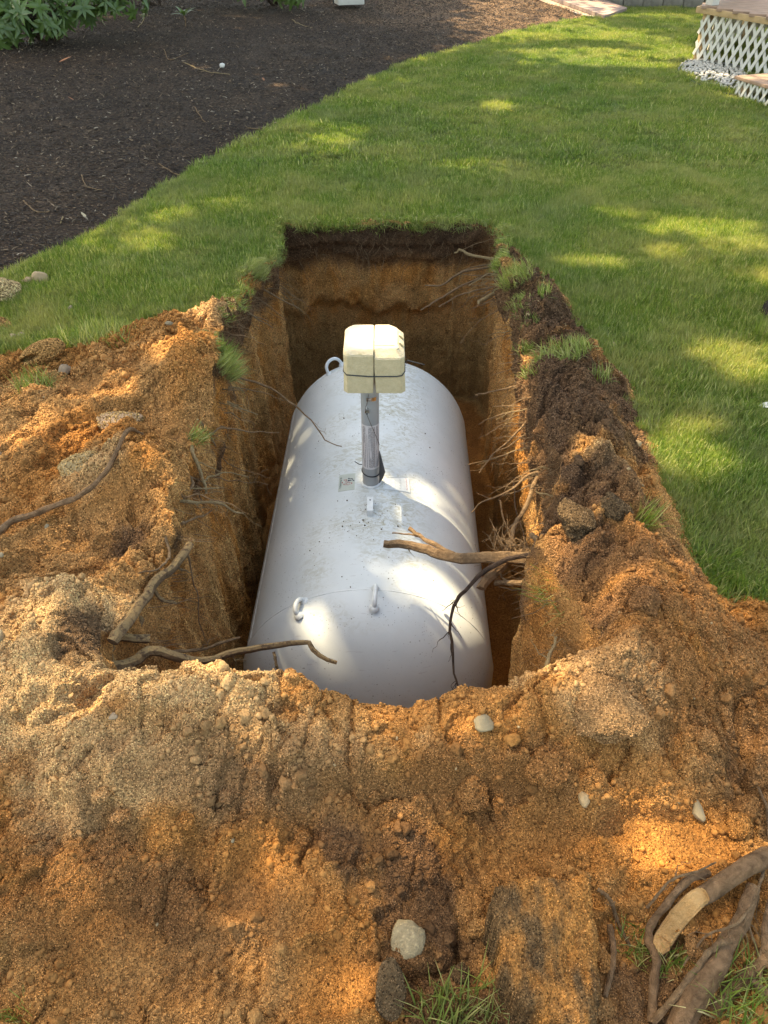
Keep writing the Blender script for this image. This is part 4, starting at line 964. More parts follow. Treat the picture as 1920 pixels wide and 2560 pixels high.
shrub('rhododendron further back, hanging leaves over the mulch beside the larger one', p2, [(p2 + Vector((-.5, -.5, .40)), .42, 40), (p2 + Vector((-1.0, -.3, .45)), .42, 40), (p2 + Vector((.1, .2, .65)), .6, 40)], 0, 5, 160)
p3 = at(690, 6, .15); p3.z = mz(p3)
shrub('small rhododendron at the back of the mulch near the white box', p3, [(p3 + Vector((.25, -.35, .28)), .30, 40), (p3 + Vector((-.35, -.3, .34)), .34, 40), (p3 + Vector((-.9, -.1, .5)), .45, 40)], 0, 9, 160)
sp_ = at(462, 52, .17); sp_.z = mz(sp_)
spr = empty('seedling', tuple(sp_), 'small rhododendron sprout standing alone on the mulch', 'sprout')
MB().tube([sp_, sp_ + Vector((0.01, 0, .07)), sp_ + Vector((.0, 0, .13))], [.008, .006, .005], 6).build('stem', M['root'], spr)
rng = random.Random(3)
for k in range(8):
    o = bpy.data.objects.new('leaf', LEAVES[k % 3]); link(o, spr); o.matrix_parent_inverse = spr.matrix_world.inverted()
    o.matrix_basis = Matrix.Translation(sp_ + Vector((0, 0, .12))) @ Matrix.Rotation(k * 2.4, 4, 'Z') @ Matrix.Rotation(rng.uniform(.3, 1.1), 4, 'X') @ Matrix.Scale(1.25, 4)
# ================================================================ trees, three of them unseen, crowns shaped to cast the dapple
M['canopy'] = leaf_mat('tree_leaf', (0.035, 0.075, 0.018), (0.07, 0.13, 0.03), 0.5)
# places to be sunlit, leaves left out above them (pixel, height, radius across, radius along, openness)
LIT = [(935,850,.38,.17,.13,1),(1010,1215,-.28,.09,.05,1),(1060,1240,-.3,.08,.06,1),(1040,1140,-.27,.09,.03,1),(1110,1180,-.3,.07,.04,1),(1160,1250,-.34,.04,.06,.9),(985,1290,-.26,.06,.05,.8),(1090,1440,-.28,.14,.08,1),(1150,1515,-.32,.09,.08,1),(1190,1590,-.38,.05,.07,.9),(745,1555,-.30,.06,.08,1),(870,1700,-.38,.09,.08,1),(868,1262,-.26,.04,.025,.7),
       (960,2080,.08,1.0,.34,.14),(960,2400,0,.8,.3,.14),(120,1500,.15,.3,.35,.2),(150,1100,.05,.35,.3,.2),(1620,1620,.15,.4,.3,.16),(1800,2000,.05,.3,.4,.16),
       (1330,1150,-.3,.12,.25,1),(1345,1350,-.3,.10,.2,.9),(1370,1560,-.35,.10,.18,.9),(1345,1625,-1.0,.08,.09,1),
       (400,930,.1,.20,.10,1),(300,1010,.08,.2,.07,.9),(520,800,.06,.12,.16,.6),(120,1130,.04,.16,.08,.8),(60,1010,.03,.14,.06,.7),(480,1060,.09,.06,.05,.8),(560,870,.08,.05,.1,.7),(450,1330,.1,.07,.2,.5),(130,1620,.2,.12,.15,.55),(40,1750,.18,.12,.12,.5),(330,1790,.17,.22,.05,.5),(560,1760,.17,.2,.05,.55),
       (1480,1160,.12,.10,.06,.9),(1500,1260,.13,.12,.05,.8),(1450,1400,.15,.12,.05,.8),(1420,1010,.07,.06,.06,.6),(1600,1550,.18,.14,.06,.5),(1560,1760,.16,.14,.05,.6),(1420,1740,.15,.12,.05,.6),(1700,2120,.02,.16,.06,.6),(1130,1860,.12,.2,.04,.4),
       (1750,575,0,0.325,0.156,1),(1850,620,0,0.25,0.156,1),(1690,640,0,0.188,0.091,0.8),(1500,660,0,0.175,0.091,1),(1850,890,0,0.2,0.078,1),(1900,940,0,0.175,0.104,1),(1720,1075,0,0.15,0.078,0.92),(1720,1130,0,0.2,0.078,1),(1760,1180,0,0.175,0.052,0.92),(1690,1020,0,0.1,0.039,0.8),(1640,590,0,0.125,0.065,0.69),(1560,540,0,0.175,0.078,0.57),(1900,700,0,0.125,0.13,0.57),
       (330,610,0,0.25,0.182,0.69),(260,600,0,0.15,0.156,0.69),(430,555,0,0.175,0.13,0.57),(850,355,0,0.2,0.156,0.92),(800,380,0,0.25,0.13,0.46),(1250,270,0,0.175,0.182,1),(830,330,0,0.375,0.195,0.34),(560,520,0,0.25,0.13,0.4),(1180,420,0,0.25,0.13,0.34),
       (1420,85,0,1.2,0.7,1),(1500,145,0,1.1,0.5,1),(1450,165,0,0.625,0.325,0.8),(1640,110,0,0.5,0.52,0.92),(1680,130,0,0.375,0.26,1),(1580,170,0,0.625,0.234,1),(1250,100,0,0.625,0.39,0.8),(1150,125,0,0.375,0.39,0.69),(1330,40,.02,1.0,2.0,.92),(1400,55,0,0.5,0.39,1),(1240,60,.05,.7,1.0,.85),(1700,60,0,0.5,0.52,0.57),(1620,45,0,1.25,0.195,0.92),(1740,90,0.2,0.25,0.5,0.9),(1560,210,0,0.375,0.195,0.46),
       (1780,190,0.02,0.3,0.2,0.6),(1880,200,0.15,0.4,0.2,0.6),(1440,20,0.05,0.6,0.6,0.8),(1020,150,0,0.375,0.26,0.46),(960,205,0,0.375,0.195,0.46)]
lit = []
for px, py, zz, a, b, st in LIT:
    p = at(px, py, zz); lit.append((p.x + SHX * zz, p.y + SHY * zz, a, b, st))
def openness(gx, gy):
    """how much sun reaches the point of the ground plane"""
    o = np.zeros(gx.shape); n = fbm(gx, gy, gx * 0, 0.16, 3, 200)
    for x0_, y0_, a, b, st in lit:
        o = np.maximum(o, st * (1 - sstep(0.92, 1.1, np.hypot((gx - x0_) / a, (gy - y0_) / b) + 0.5 * n)))
    return o * np.where(fbm(gx, gy, gx * 0, 0.11, 2, 205) > -0.42, 1.0, 0.25)
rg = np.random.default_rng(11)
TREES = [('leafy_tree', (1.99, 3.28), .16, 'dark tree trunk standing on the lawn at the right edge of the photo'),
         ('leafy_tree', (-5.6, 6.6), .22, 'unseen leafy tree left of the mulch bed, crown shaped to cast dapple'),
         ('leafy_tree', (7.2, 12.8), .22, 'unseen leafy tree right behind the deck, crown shaped to cast dapple'),
         ('leafy_tree', (-9.0, 15.5), .25, 'unseen leafy tree beyond the rhododendrons, crown shaped to cast dapple')]
CX0, CX1, CY0, CY1 = -5.5, 6.0, -0.6, 16.5
n_c = 150000
gx = rg.uniform(CX0, CX1, n_c); gy = rg.uniform(CY0, CY1, n_c)
# only the part whose shade can be seen
dep = np.maximum(gy, .3) * CP + CAMH * SP; vis = np.abs(gx) < dep * 0.52 * 1.12 + 0.9
op = openness(gx, gy)
clump = fbm(gx, gy, gx * 0, 0.9, 3, 210)
extra = rg.random(n_c) < 1.0
keep = vis & (rg.random(n_c) > op) & ((clump > -0.5) | (gy < 5) | (rg.random(n_c) < 0.3))
gx = gx[keep]; gy = gy[keep]; op = op[keep]
hh = 7.6 + 2.2 * rg.random(len(gx)) + 0.8 * fbm(gx, gy, gx * 0, 1.6, 2, 212)
lxp = np.stack([gx - SHX * hh, gy - SHY * hh, hh], 1)
own = np.argmin(np.stack([np.hypot(lxp[:, 0] - t[1][0], (lxp[:, 1] - t[1][1])) - (0.8 if i == 0 else 0) for i, t in enumerate(TREES)], 1), 1)
nl = len(gx); sz = rg.uniform(0.05, 0.09, nl) * (1 - 0.35 * (op > 0.2)); sz *= np.where(gy > 8, 1.5, 1.0) * np.where((gy < 8) & (op < .02) & (openness(gx + .14, gy) + openness(gx - .14, gy) + openness(gx, gy + .14) + openness(gx, gy - .14) < .05), 1.75, 1.0)
az = rg.uniform(0, 2 * math.pi, nl); ti = rg.normal(0, 0.5, nl); tj = rg.normal(0, 0.5, nl)
ax_ = np.stack([np.cos(az) * np.cos(ti), np.sin(az) * np.cos(ti), np.sin(ti)], 1); bx_ = np.stack([-np.sin(az) * np.cos(tj), np.cos(az) * np.cos(tj), np.sin(tj)], 1)
outl = [(-0.9, 0), (-0.35, 0.42), (0.35, 0.38), (1.0, 0), (0.3, -0.4), (-0.4, -0.4)]
lv = np.stack([lxp + ax_ * (u * sz)[:, None] + bx_ * (v * sz)[:, None] for u, v in outl], 1)
for ti_, (nm, (tx, ty), tr, lab) in enumerate(TREES):
    root = empty(nm, (tx, ty, hz(tx, ty)), lab, 'tree', 'trees shading the place')
    mine = lxp[own == ti_]; L = lv[own == ti_]
    if len(mine) < 10: continue
    cen3 = mine.mean(0); rng = random.Random(40 + ti_)
    t0 = Vector((tx, ty, hz(tx, ty) - .1)); top = Vector((tx + (cen3[0] - tx) * 0.25, ty + (cen3[1] - ty) * 0.25, 6.4))
    trunk = MB().tube(spline([t0, t0 + Vector((0.01, 0, .25)), t0.lerp(top, 0.4) + Vector((.05, .08, 0)), top], 22), [tr * (1.5 if i == 0 else 1.4 if i == 1 else 1.15 if i == 2 else 1 - .62 * i / 21) for i in range(22)], 18).build('trunk', M['trunk'], root)
    for k in range(16):
        q = mine[rng.randrange(len(mine))]; e = Vector(q); s_ = t0.lerp(top, rng.uniform(.72, 1.0)); mid = s_.lerp(e, .5) + Vector((0, 0, .5))
        MB().tube(spline([s_, mid, e], 9), [.055 - .005 * i for i in range(9)], 6).build('limb', M['trunk'], root)
    nf = len(L); vv = L.reshape(-1, 3); ff = np.arange(nf * 6).reshape(nf, 6)
    cr_ = bpy.data.objects.new('crown', np_mesh('crown', vv, ff, M['canopy'], False)); link(cr_, root); cr_.matrix_parent_inverse = root.matrix_world.inverted(); cr_['kind'] = 'stuff'
# ================================================================ scatter helper (uncountable stuff only)
def scatter(name, P, rot, scl, variants, idx, colr=None):
    me = bpy.data.meshes.new(name); me.vertices.add(len(P)); me.vertices.foreach_set('co', np.asarray(P, np.float32).ravel()); me.update()
    fattr(me, 'rot', rot, 'FLOAT_VECTOR'); fattr(me, 'scl', scl); fattr(me, 'idx', idx, 'INT')
    if colr is not None: fattr(me, 'Col', colr, 'FLOAT_COLOR')
    ob = bpy.data.objects.new(name, me); link(ob)
    vc = bpy.data.collections.new(name + '_variants')
    for v in variants: vc.objects.link(v)
    ng = bpy.data.node_groups.new(name, 'GeometryNodeTree')
    ng.interface.new_socket('Geometry', in_out='INPUT', socket_type='NodeSocketGeometry'); ng.interface.new_socket('Geometry', in_out='OUTPUT', socket_type='NodeSocketGeometry')
    n_in = ng.nodes.new('NodeGroupInput'); n_out = ng.nodes.new('NodeGroupOutput'); ip = ng.nodes.new('GeometryNodeInstanceOnPoints'); ci = ng.nodes.new('GeometryNodeCollectionInfo')
    ci.inputs['Collection'].default_value = vc; ci.inputs['Separate Children'].default_value = True; ci.inputs['Reset Children'].default_value = True
    def na(nm, t):
        q = ng.nodes.new('GeometryNodeInputNamedAttribute'); q.data_type = t; q.inputs['Name'].default_value = nm; return q.outputs[0]
    e2r = ng.nodes.new('FunctionNodeEulerToRotation'); ng.links.new(na('rot', 'FLOAT_VECTOR'), e2r.inputs[0])
    ng.links.new(n_in.outputs[0], ip.inputs['Points']); ng.links.new(ci.outputs[0], ip.inputs['Instance']); ip.inputs['Pick Instance'].default_value = True
    ng.links.new(na('idx', 'INT'), ip.inputs['Instance Index']); ng.links.new(e2r.outputs[0], ip.inputs['Rotation']); ng.links.new(na('scl', 'FLOAT'), ip.inputs['Scale'])
    ng.links.new(ip.outputs[0], n_out.inputs[0])
    md_ = ob.modifiers.new('scatter', 'NODES'); md_.node_group = ng
    return ob
def in_view(x, y, z, mx=60, my=80):
    D = y * CP + (CAMH - z) * SP; px = 960 + FPX * x / D; py = 1280 + FPX * ((CAMH - z) * CP - y * SP) / D
    return (D > 0.2) & (px > -mx) & (px < 1920 + mx) & (py > -my) & (py < 2560 + my)
pitP = np.stack([lx0, ly0], 1)[::6]

# ================================================================ crumbs of soil
def crumb_mat():
    m, nt, b = mat('soil_crumb'); p = pos(nt)
    a = N(nt, 'ShaderNodeAttribute', attribute_name='Col'); a.attribute_type = 'INSTANCER'
    n1 = noise(nt, 140, 4, 0.7, p)
    c = mixc(nt, 1.0, a.outputs['Color'], ramp(nt, n1, [(0.3, (0.7, 0.68, 0.66)), (0.7, (1.3, 1.3, 1.28))]), 'MULTIPLY')
    nt.links.new(c, b.inputs['Base Color']); b.inputs['Roughness'].default_value = 0.95; b.inputs['Specular IOR Level'].default_value = 0.15
    nt.links.new(bump(nt, noise(nt, 350, 3, 0.7, p), 0.7, 0.004), b.inputs['Normal']); return m
M['crumb'] = crumb_mat()
def lump(name, sub_, amp, scale, seed, material, flat=1.0, box=0.0, grain=0.0):
    """irregular clod or stone of radius about 1: a faceted solid worn by noise"""
    bm = bmesh.new(); bmesh.ops.create_icosphere(bm, subdivisions=sub_, radius=1.0)
    C = np.array([v.co[:] for v in bm.verts]); rs = np.random.default_rng(seed)
    if box > 0:
        nn = rs.normal(size=(13, 3)); nn /= np.linalg.norm(nn, axis=1)[:, None]; dd = rs.uniform(0.62, 0.95, 13)
        dt = np.maximum(C @ nn.T, 1e-3); rf = np.minimum((dd[None] / dt).min(1), 1.12); C = C * (rf * box + (1 - box))[:, None]
    n = fbm(C[:, 0], C[:, 1], C[:, 2], scale, 3, seed) + 0.4 * fbm(C[:, 0], C[:, 1], C[:, 2], scale * .3, 2, seed + 5)
    if grain > 0: n = n + grain / max(amp, .01) * (fbm(C[:, 0], C[:, 1], C[:, 2], .16, 3, seed + 9, .7))
    C = C * (1 + amp * n)[:, None]; C[:, 2] *= flat
    fs_ = [[v.index for v in f.verts] for f in bm.faces]; bm.free()
    return np_mesh(name, C, fs_, material, True)
crv = [bpy.data.objects.new('crumb', lump('crumb', 2, 0.42, 0.7, 300 + k, M['crumb'], 0.8, 0.9, .15)) for k in range(7)]
n_ = 52000
cx = rg.uniform(-1.7, 1.9, n_); cy = rg.uniform(0.3, 4.4, n_)
sdc = soil_mask(cx, cy); pd = poly_sd(pitP, cx, cy)
k_ = (sdc > 0.0) & (pd < 0.004) & (rg.random(n_) < np.where(cy < 1.5, 1.0, 0.62)) & (rg.random(n_) > 0.80 * smooth_mask(cx, cy)) & (rg.random(n_) < 0.45 + 0.9 * sstep(-0.3, 0.3, fbm(cx, cy, cx * 0, 0.13, 3, 303)))
cx = cx[k_]; cy = cy[k_]; cz = height(cx, cy); v_ = in_view(cx, cy, cz); cx, cy, cz = cx[v_], cy[v_], cz[v_]
cr_r = 0.0032 * (1 - rg.random(len(cx))) ** -0.36; cr_r = np.clip(cr_r, 0.0030, 0.0080) * np.where(cy > 2.2, 1.25, 1.0)
cc = outer_col(cx, cy, cz); cc = cc * rg.uniform(0.66, 1.12, (len(cx), 1)); cc = np.clip(cc, 0.01, 0.75)
pale_ = rg.random(len(cx)) < 0.006; cc[pale_] = np.array((0.42, 0.30, 0.165)) * rg.uniform(.7, 1.1, (pale_.sum(), 1))
# broken lumps gathered in drifts
crv += [bpy.data.objects.new('crumb', lump('crumb', 4, 0.30, 0.8, 340 + k, M['crumb'], 0.85, 0.95, .10)) for k in range(5)]
n2 = 6500; bx2 = rg.uniform(-1.6, 1.8, n2); by2 = rg.uniform(.3, 3.2, n2); k2 = (soil_mask(bx2, by2) > .04) & (poly_sd(pitP, bx2, by2) < -.01) & (rg.random(n2) > smooth_mask(bx2, by2)) & (rg.random(n2) < 1.3 * sstep(.02, .35, fbm(bx2, by2, bx2 * 0, .22, 3, 304)))
bx2, by2 = bx2[k2], by2[k2]; bz2 = height(bx2, by2); v2 = in_view(bx2, by2, bz2); bx2, by2, bz2 = bx2[v2], by2[v2], bz2[v2]; nb2 = len(bx2); br2 = np.clip(.0065 * (1 - rg.random(nb2)) ** -.36, .0065, .016); print('lumps', nb2)
bc2 = np.clip(outer_col(bx2, by2, bz2) * rg.uniform(.58, .98, (nb2, 1)), .01, .7)
ci_ = np.r_[rg.integers(0, 7, len(cx)), rg.integers(7, 12, nb2)]
cx = np.r_[cx, bx2]; cy = np.r_[cy, by2]; cz = np.r_[cz, bz2]; cr_r = np.r_[cr_r, br2]; cc = np.vstack([cc, bc2])
# soil that fell on the tank
nk = 420; kth = np.concatenate([rg.normal(0, .42, 250), rg.normal(.0, .16, 170)]); ky = np.concatenate([rg.uniform(1.75, 3.25, 250), rg.normal(tray(925, 1300)[1], .05, 170)])
kp = np.array([tpt(a_, b_, .0004)[:] for a_, b_ in zip(kth, ky)]); cx = np.r_[cx, kp[:, 0]]; cy = np.r_[cy, kp[:, 1]]; cz = np.r_[cz, kp[:, 2]]; cr_r = np.r_[cr_r, np.minimum(.0007 * (1 - rg.random(nk)) ** -.40, .0035)]; cr_r = np.minimum(cr_r, .024)
cc = np.vstack([cc, np.array((.10, .065, .035)) * rg.uniform(.4, 1.5, (nk, 1))])
crumbs = scatter('soil_crumbs', np.stack([cx, cy, cz + cr_r * 0.25], 1), rg.uniform(0, 6.28, (len(cx), 3)), cr_r, crv, np.r_[ci_, rg.integers(0, 7, nk)], cc)
tag(crumbs, 'loose crumbs of orange and brown soil over the spoil heaps', 'soil', kind='stuff')

# ================================================================ clods and stones
def solid_soil(name, colr, var=0.3):
    m, nt, b = mat(name); p = pos(nt)
    n1 = noise(nt, 80, 5, 0.7, p); v1 = N(nt, 'ShaderNodeTexVoronoi'); v1.inputs['Scale'].default_value = 260; nt.links.new(p, v1.inputs['Vector'])
    c = ramp(nt, n1, [(0.3, tuple(q * (1 - var) for q in colr)), (0.7, tuple(min(.8, q * (1 + var)) for q in colr))])
    if name == 'slab_soil':
        c = mixc(nt, ramp(nt, noise(nt, 13, 5, 0.7, p, 0.5), [(0.44, (0, 0, 0)), (0.62, (0.85, 0.85, 0.85))]), c, (0.13, 0.07, 0.035))
    sp = N(nt, 'ShaderNodeSeparateColor'); nt.links.new(v1.outputs['Color'], sp.inputs[0])
    c = mixc(nt, ramp(nt, sp.outputs[0], [(0.82, (0, 0, 0)), (0.9, (0.5, 0.5, 0.5))]), c, mixc(nt, 1.0, c, (1.6, 1.55, 1.5), 'MULTIPLY'))
    nt.links.new(c, b.inputs['Base Color']); b.inputs['Roughness'].default_value = 0.95; b.inputs['Specular IOR Level'].default_value = 0.15
    nb = bump(nt, v1.outputs['Distance'], 0.5, 0.004); nt.links.new(bump(nt, n1, 0.8, 0.012, nb), b.inputs['Normal']); return m
M['clod'] = solid_soil('clod_soil', (0.40, 0.215, 0.075)); M['clod_dark'] = solid_soil('dark_clod_soil', (0.12, 0.075, 0.038)); M['clod_pale'] = solid_soil('pale_clod_soil', (0.52, 0.36, 0.18)); M['slab'] = solid_soil('slab_soil', (0.42, 0.22, 0.07))
M['stone_pale'] = simple('pale_stone', (0.27, 0.21, 0.12), 0.85, 0.25, 40, 0.3, 0.004); M['stone_grey'] = simple('grey_stone', (0.29, 0.21, 0.13), 0.85, 0.25, 30, 0.3, 0.004); M['stone_tan'] = simple('tan_stone', (0.36, 0.25, 0.13), 0.85, 0.2, 30, 0.3, 0.004)
M['stone_pink'] = simple('pink_stone', (0.36, 0.25, 0.165), 0.85, 0.25, 25, 0.3, 0.004)
M['boulder'] = solid_soil('dusty_boulder', (0.36, 0.26, 0.13), .22); M['boulder_pink'] = solid_soil('dusty_pink_boulder', (0.40, 0.27, 0.17), .22)
M['stone_dusty'] = solid_soil('dusty_pale_stone', (.36, .29, .17), .18)
_seed = [500]; SOILC = {}
def rock(name, label, cat, px, py, w, h, m, flat=0.7, sink=0.35, amp=0.22, rz=0, group=None, sub_=4, box=0.6):
    """w, h: pixel size across and deep"""
    p = on(px, py); D = depth(p); s = w / FPX * D / 2; d = h / FPX * D / 2 * 1.25; _seed[0] += 1
    o = bpy.data.objects.new(name, lump(name, sub_, amp, 0.9, _seed[0], m, 1.0, box, .10 if 'clod' in name else .02)); link(o)
    o.scale = (s, d, (s + d) / 2 * flat); o.rotation_euler = (random.Random(_seed[0]).uniform(-.2, .2), 0, rz); o.location = p + Vector((0, 0, (s + d) / 2 * flat * (1 - 2 * sink)))
    if m is M['soil']:
        k_ = np.array((.11, .07, .036)) if 'dark' in label else outer_col(np.array([p.x]), np.array([p.y]), np.array([p.z]))[0] * (1.12 if 'pale' in label else 1.0)
        fattr(o.data, 'Col', np.tile(k_, (len(o.data.vertices), 1)), 'FLOAT_COLOR'); SOILC[o.name] = k_
    return tag(o, label, cat, group)
rock('stone', 'round pale stone with a soil patch on its top in the foreground', 'stone', 1018, 2365, 92, 86, M['stone_dusty'], .5, .38, .16, box=.5)
rock('soil_clod', 'small soil patch stuck on the round pale stone', 'soil clod', 1036, 2350, 44, 34, M['clod'], .5, .0, .3)
rock('stone', 'pale angular stone on the near berm below the tank', 'stone', 1200, 1850, 48, 42, M['stone_pale'], .7, .3)
rock('stone', 'pale oval stone beside orange clods on the right slope', 'stone', 1738, 2038, 34, 46, M['stone_pale'], .7, .3, .12)
rock('stone', 'tan rounded stone low on the near berm right of centre', 'stone', 1441, 2048, 34, 36, M['stone_tan'], .8, .3, .1)
rock('stone', 'half buried flat pinkish boulder in the left sand heap', 'boulder', 300, 1068, 120, 46, M['boulder_pink'], .5, .38, .12, box=.6)
rock('stone', 'large sand dusted boulder half buried in the left heap', 'boulder', 210, 1175, 110, 100, M['boulder'], .75, .42, .16, box=.5)
rock('stone', 'tan round stone at the mulch edge, largest of its cluster', 'stone', 105, 704, 40, 30, M['stone_tan'], .9, .2, .1)
rock('stone', 'tan stone touching the largest one at the mulch edge', 'stone', 76, 709, 22, 22, M['stone_tan'], .9, .2, .1)
rock('stone', 'small tan stone at the left end of the cluster on the mulch', 'stone', 61, 709, 15, 14, M['stone_tan'], .9, .2, .1)
rock('stone', 'smallest tan stone in front of the cluster at the mulch edge', 'stone', 66, 722, 12, 12, M['stone_tan'], .9, .2, .1)
rock('stone', 'pinkish stone at the left lawn edge, left of its grey twin', 'stone', 34, 846, 24, 18, M['stone_pink'], .8, .3, .1)
rock('stone', 'grey stone at the left lawn edge beside a pinkish one', 'stone', 53, 842, 20, 20, M['stone_grey'], .8, .3, .1)
rock('stone', 'grey white stone on the sand right of the hollow clod', 'stone', 165, 935, 30, 32, M['stone_grey'], .8, .2, .1)
rock('stone', 'small pale stone at the upper edge of the left sand heap', 'stone', 426, 829, 22, 14, M['stone_pale'], .7, .3, .1)
rock('stone', 'pale pebble below the long branch on the left heap', 'stone', 127, 1341, 14, 14, M['stone_pale'], .8, .2, .1)
rock('stone', 'pale pebble at the left edge below the branch end', 'stone', 24, 1436, 16, 13, M['stone_pale'], .8, .2, .1)
rock('stone', 'pale upright stone on the dry sand heap at the left edge', 'stone', 17, 1625, 22, 28, M['stone_pale'], .8, .3, .1)
rock('stone', 'grey stone at the left edge halfway up the sand', 'stone', 8, 1178, 36, 22, M['stone_grey'], .7, .3, .1)
rock('stone', 'tan pebble low on the dark right berm', 'stone', 1592, 1117, 20, 14, M['stone_tan'], .8, .2, .1)
rock('stone', 'pinkish pebble where the right berm meets the lawn', 'stone', 1531, 870, 14, 20, M['stone_pink'], .9, .1, .1)
rock('stone', 'pinkish pebble standing in the grass left of the pit', 'stone', 179, 779, 10, 16, M['stone_pink'], 1.2, .0, .1)
rock('stone', 'bluish flat stone sunk in the near left berm', 'stone', 301, 1836, 28, 16, M['stone_grey'], .5, .3, .1)
rock('stone', 'tiny white oval pebble above the smooth bootprint', 'stone', 592, 2136, 9, 12, M['stone_pale'], .8, .1, .1)
rock('stone', 'white lump lying alone on the mulch beside a twig', 'stone', 556, 170, 15, 12, M['white_paint'], .8, .0, .1)
for (px, py, w, h, lab) in [(1178,1980,118,90,'squared brown clod on the step above the tyre tread'), (1345,1962,118,96,'big brown clod between the berm and the lower ledge'), (1500,1800,170,150,'broad lumpy clod set in the right end of the near berm'), (1745,1895,60,48,'orange clod high on the right slope'),
        (1855,2036,70,50,'orange clod at the right, uppermost of a row of three'), (1832,2076,66,58,'orange clod at the right, lowest of a row of three'), (1782,2058,44,46,'orange clod at the right beside the pale oval stone'), (1600,1560,90,60,'rounded clod on top of the right berm'),
        (1800,1620,70,60,'rounded clod on the outer side of the right berm'), (1900,1580,60,44,'clod at the right edge below the lawn'), (1430,1360,110,70,'dark root bound clod on the right lip of the pit'), (1520,1320,90,50,'sandy clod behind the dark root bound one'),
        (1443,2175,40,42,'small clod left of the tall soil slab top'), (1205,2335,46,80,'narrow upright clod left of the tall soil slab'), (1150,2440,50,40,'dark crumbly clod above the grass tuft'), (330,2095,56,40,'pale orange clod in the left foreground'), (290,2060,46,40,'orange clod above the pale one in the left foreground'),
        (225,2075,22,24,'small bright orange clod in the left foreground'), (480,2090,40,40,'orange clod in the middle of the left foreground'), (85,2520,70,56,'clod at the lower left corner'), (100,2190,46,34,'brown clod near the left edge of the foreground'), (735,1925,46,50,'brown upright clod below the berm crest'),
        (1700,2340,56,50,'orange clod framed by the broken logs'), (1720,2395,62,52,'larger orange clod framed by the broken logs'), (1125,2540,40,50,'orange clod standing in the grass tuft'), (1072,2520,50,60,'orange clod left of the foreground grass'), (10,2375,40,50,'clod cut by the left edge of the foreground'),
        (575,2020,36,30,'small clod below the centre left of the berm'), (1590,2230,40,30,'small orange clod above the broken logs'), (1495,2400,36,60,'orange clod squeezed against the soil slab'), (1510,2520,60,60,'orange clod at the foot of the soil slab'), (1730,780,1,1,None)]:
    if lab: rock('soil_clod', lab, 'soil clod', px, py, w, h, M['soil'], .8, .34, .30, rz=px * .7, box=.95)
rock('soil_clod', 'orange sand lump with pale crust at the left edge by the mulch', 'soil clod', 8, 745, 80, 90, M['clod_pale'], .8, .3, .25)
rock('soil_clod', 'broken orange lump below the pale crusted one at the left edge', 'soil clod', 5, 822, 44, 40, M['clod'], .7, .3, .3)
# leaning flat clod beside the grass tuft
p = on(975, 2510)
o = bpy.data.objects.new('soil_clod', lump('soil_clod', 3, .22, .8, 777, M['clod_dark'], 1.0, .5)); link(o); o.scale = (.030, .016, .062); o.rotation_euler = (-.55, .25, .3); o.location = p + Vector((0, 0, .04)); tag(o, 'dark flat clod leaning on edge left of the foreground grass', 'soil clod')
# hollow clod
hc = on(118, 915); hcd = depth(hc)
bm = bmesh.new(); bmesh.ops.create_icosphere(bm, subdivisions=4, radius=1.0)
C = np.array([v.co[:] for v in bm.verts]); n = fbm(C[:, 0], C[:, 1], C[:, 2], .7, 3, 888); C *= (1 + .18 * n)[:, None]
hd = np.hypot((C[:, 0] + .62) / .62, (C[:, 2] - .10) / .30); dig = (1 - sstep(.5, 1.05, hd)) * (C[:, 1] < 0); C[:, 1] += dig * 1.0
fs_ = [[v.index for v in f.verts] for f in bm.faces]; bm.free()
o = bpy.data.objects.new('soil_clod', np_mesh('soil_clod', C, fs_, M['clod'])); link(o); o.scale = (.098, .06, .048); o.rotation_euler = (R(-20), R(-18), R(18)); o.location = hc + Vector((0, 0, .035)); tag(o, 'hollow orange clod with a dark hole on the left sand', 'soil clod')
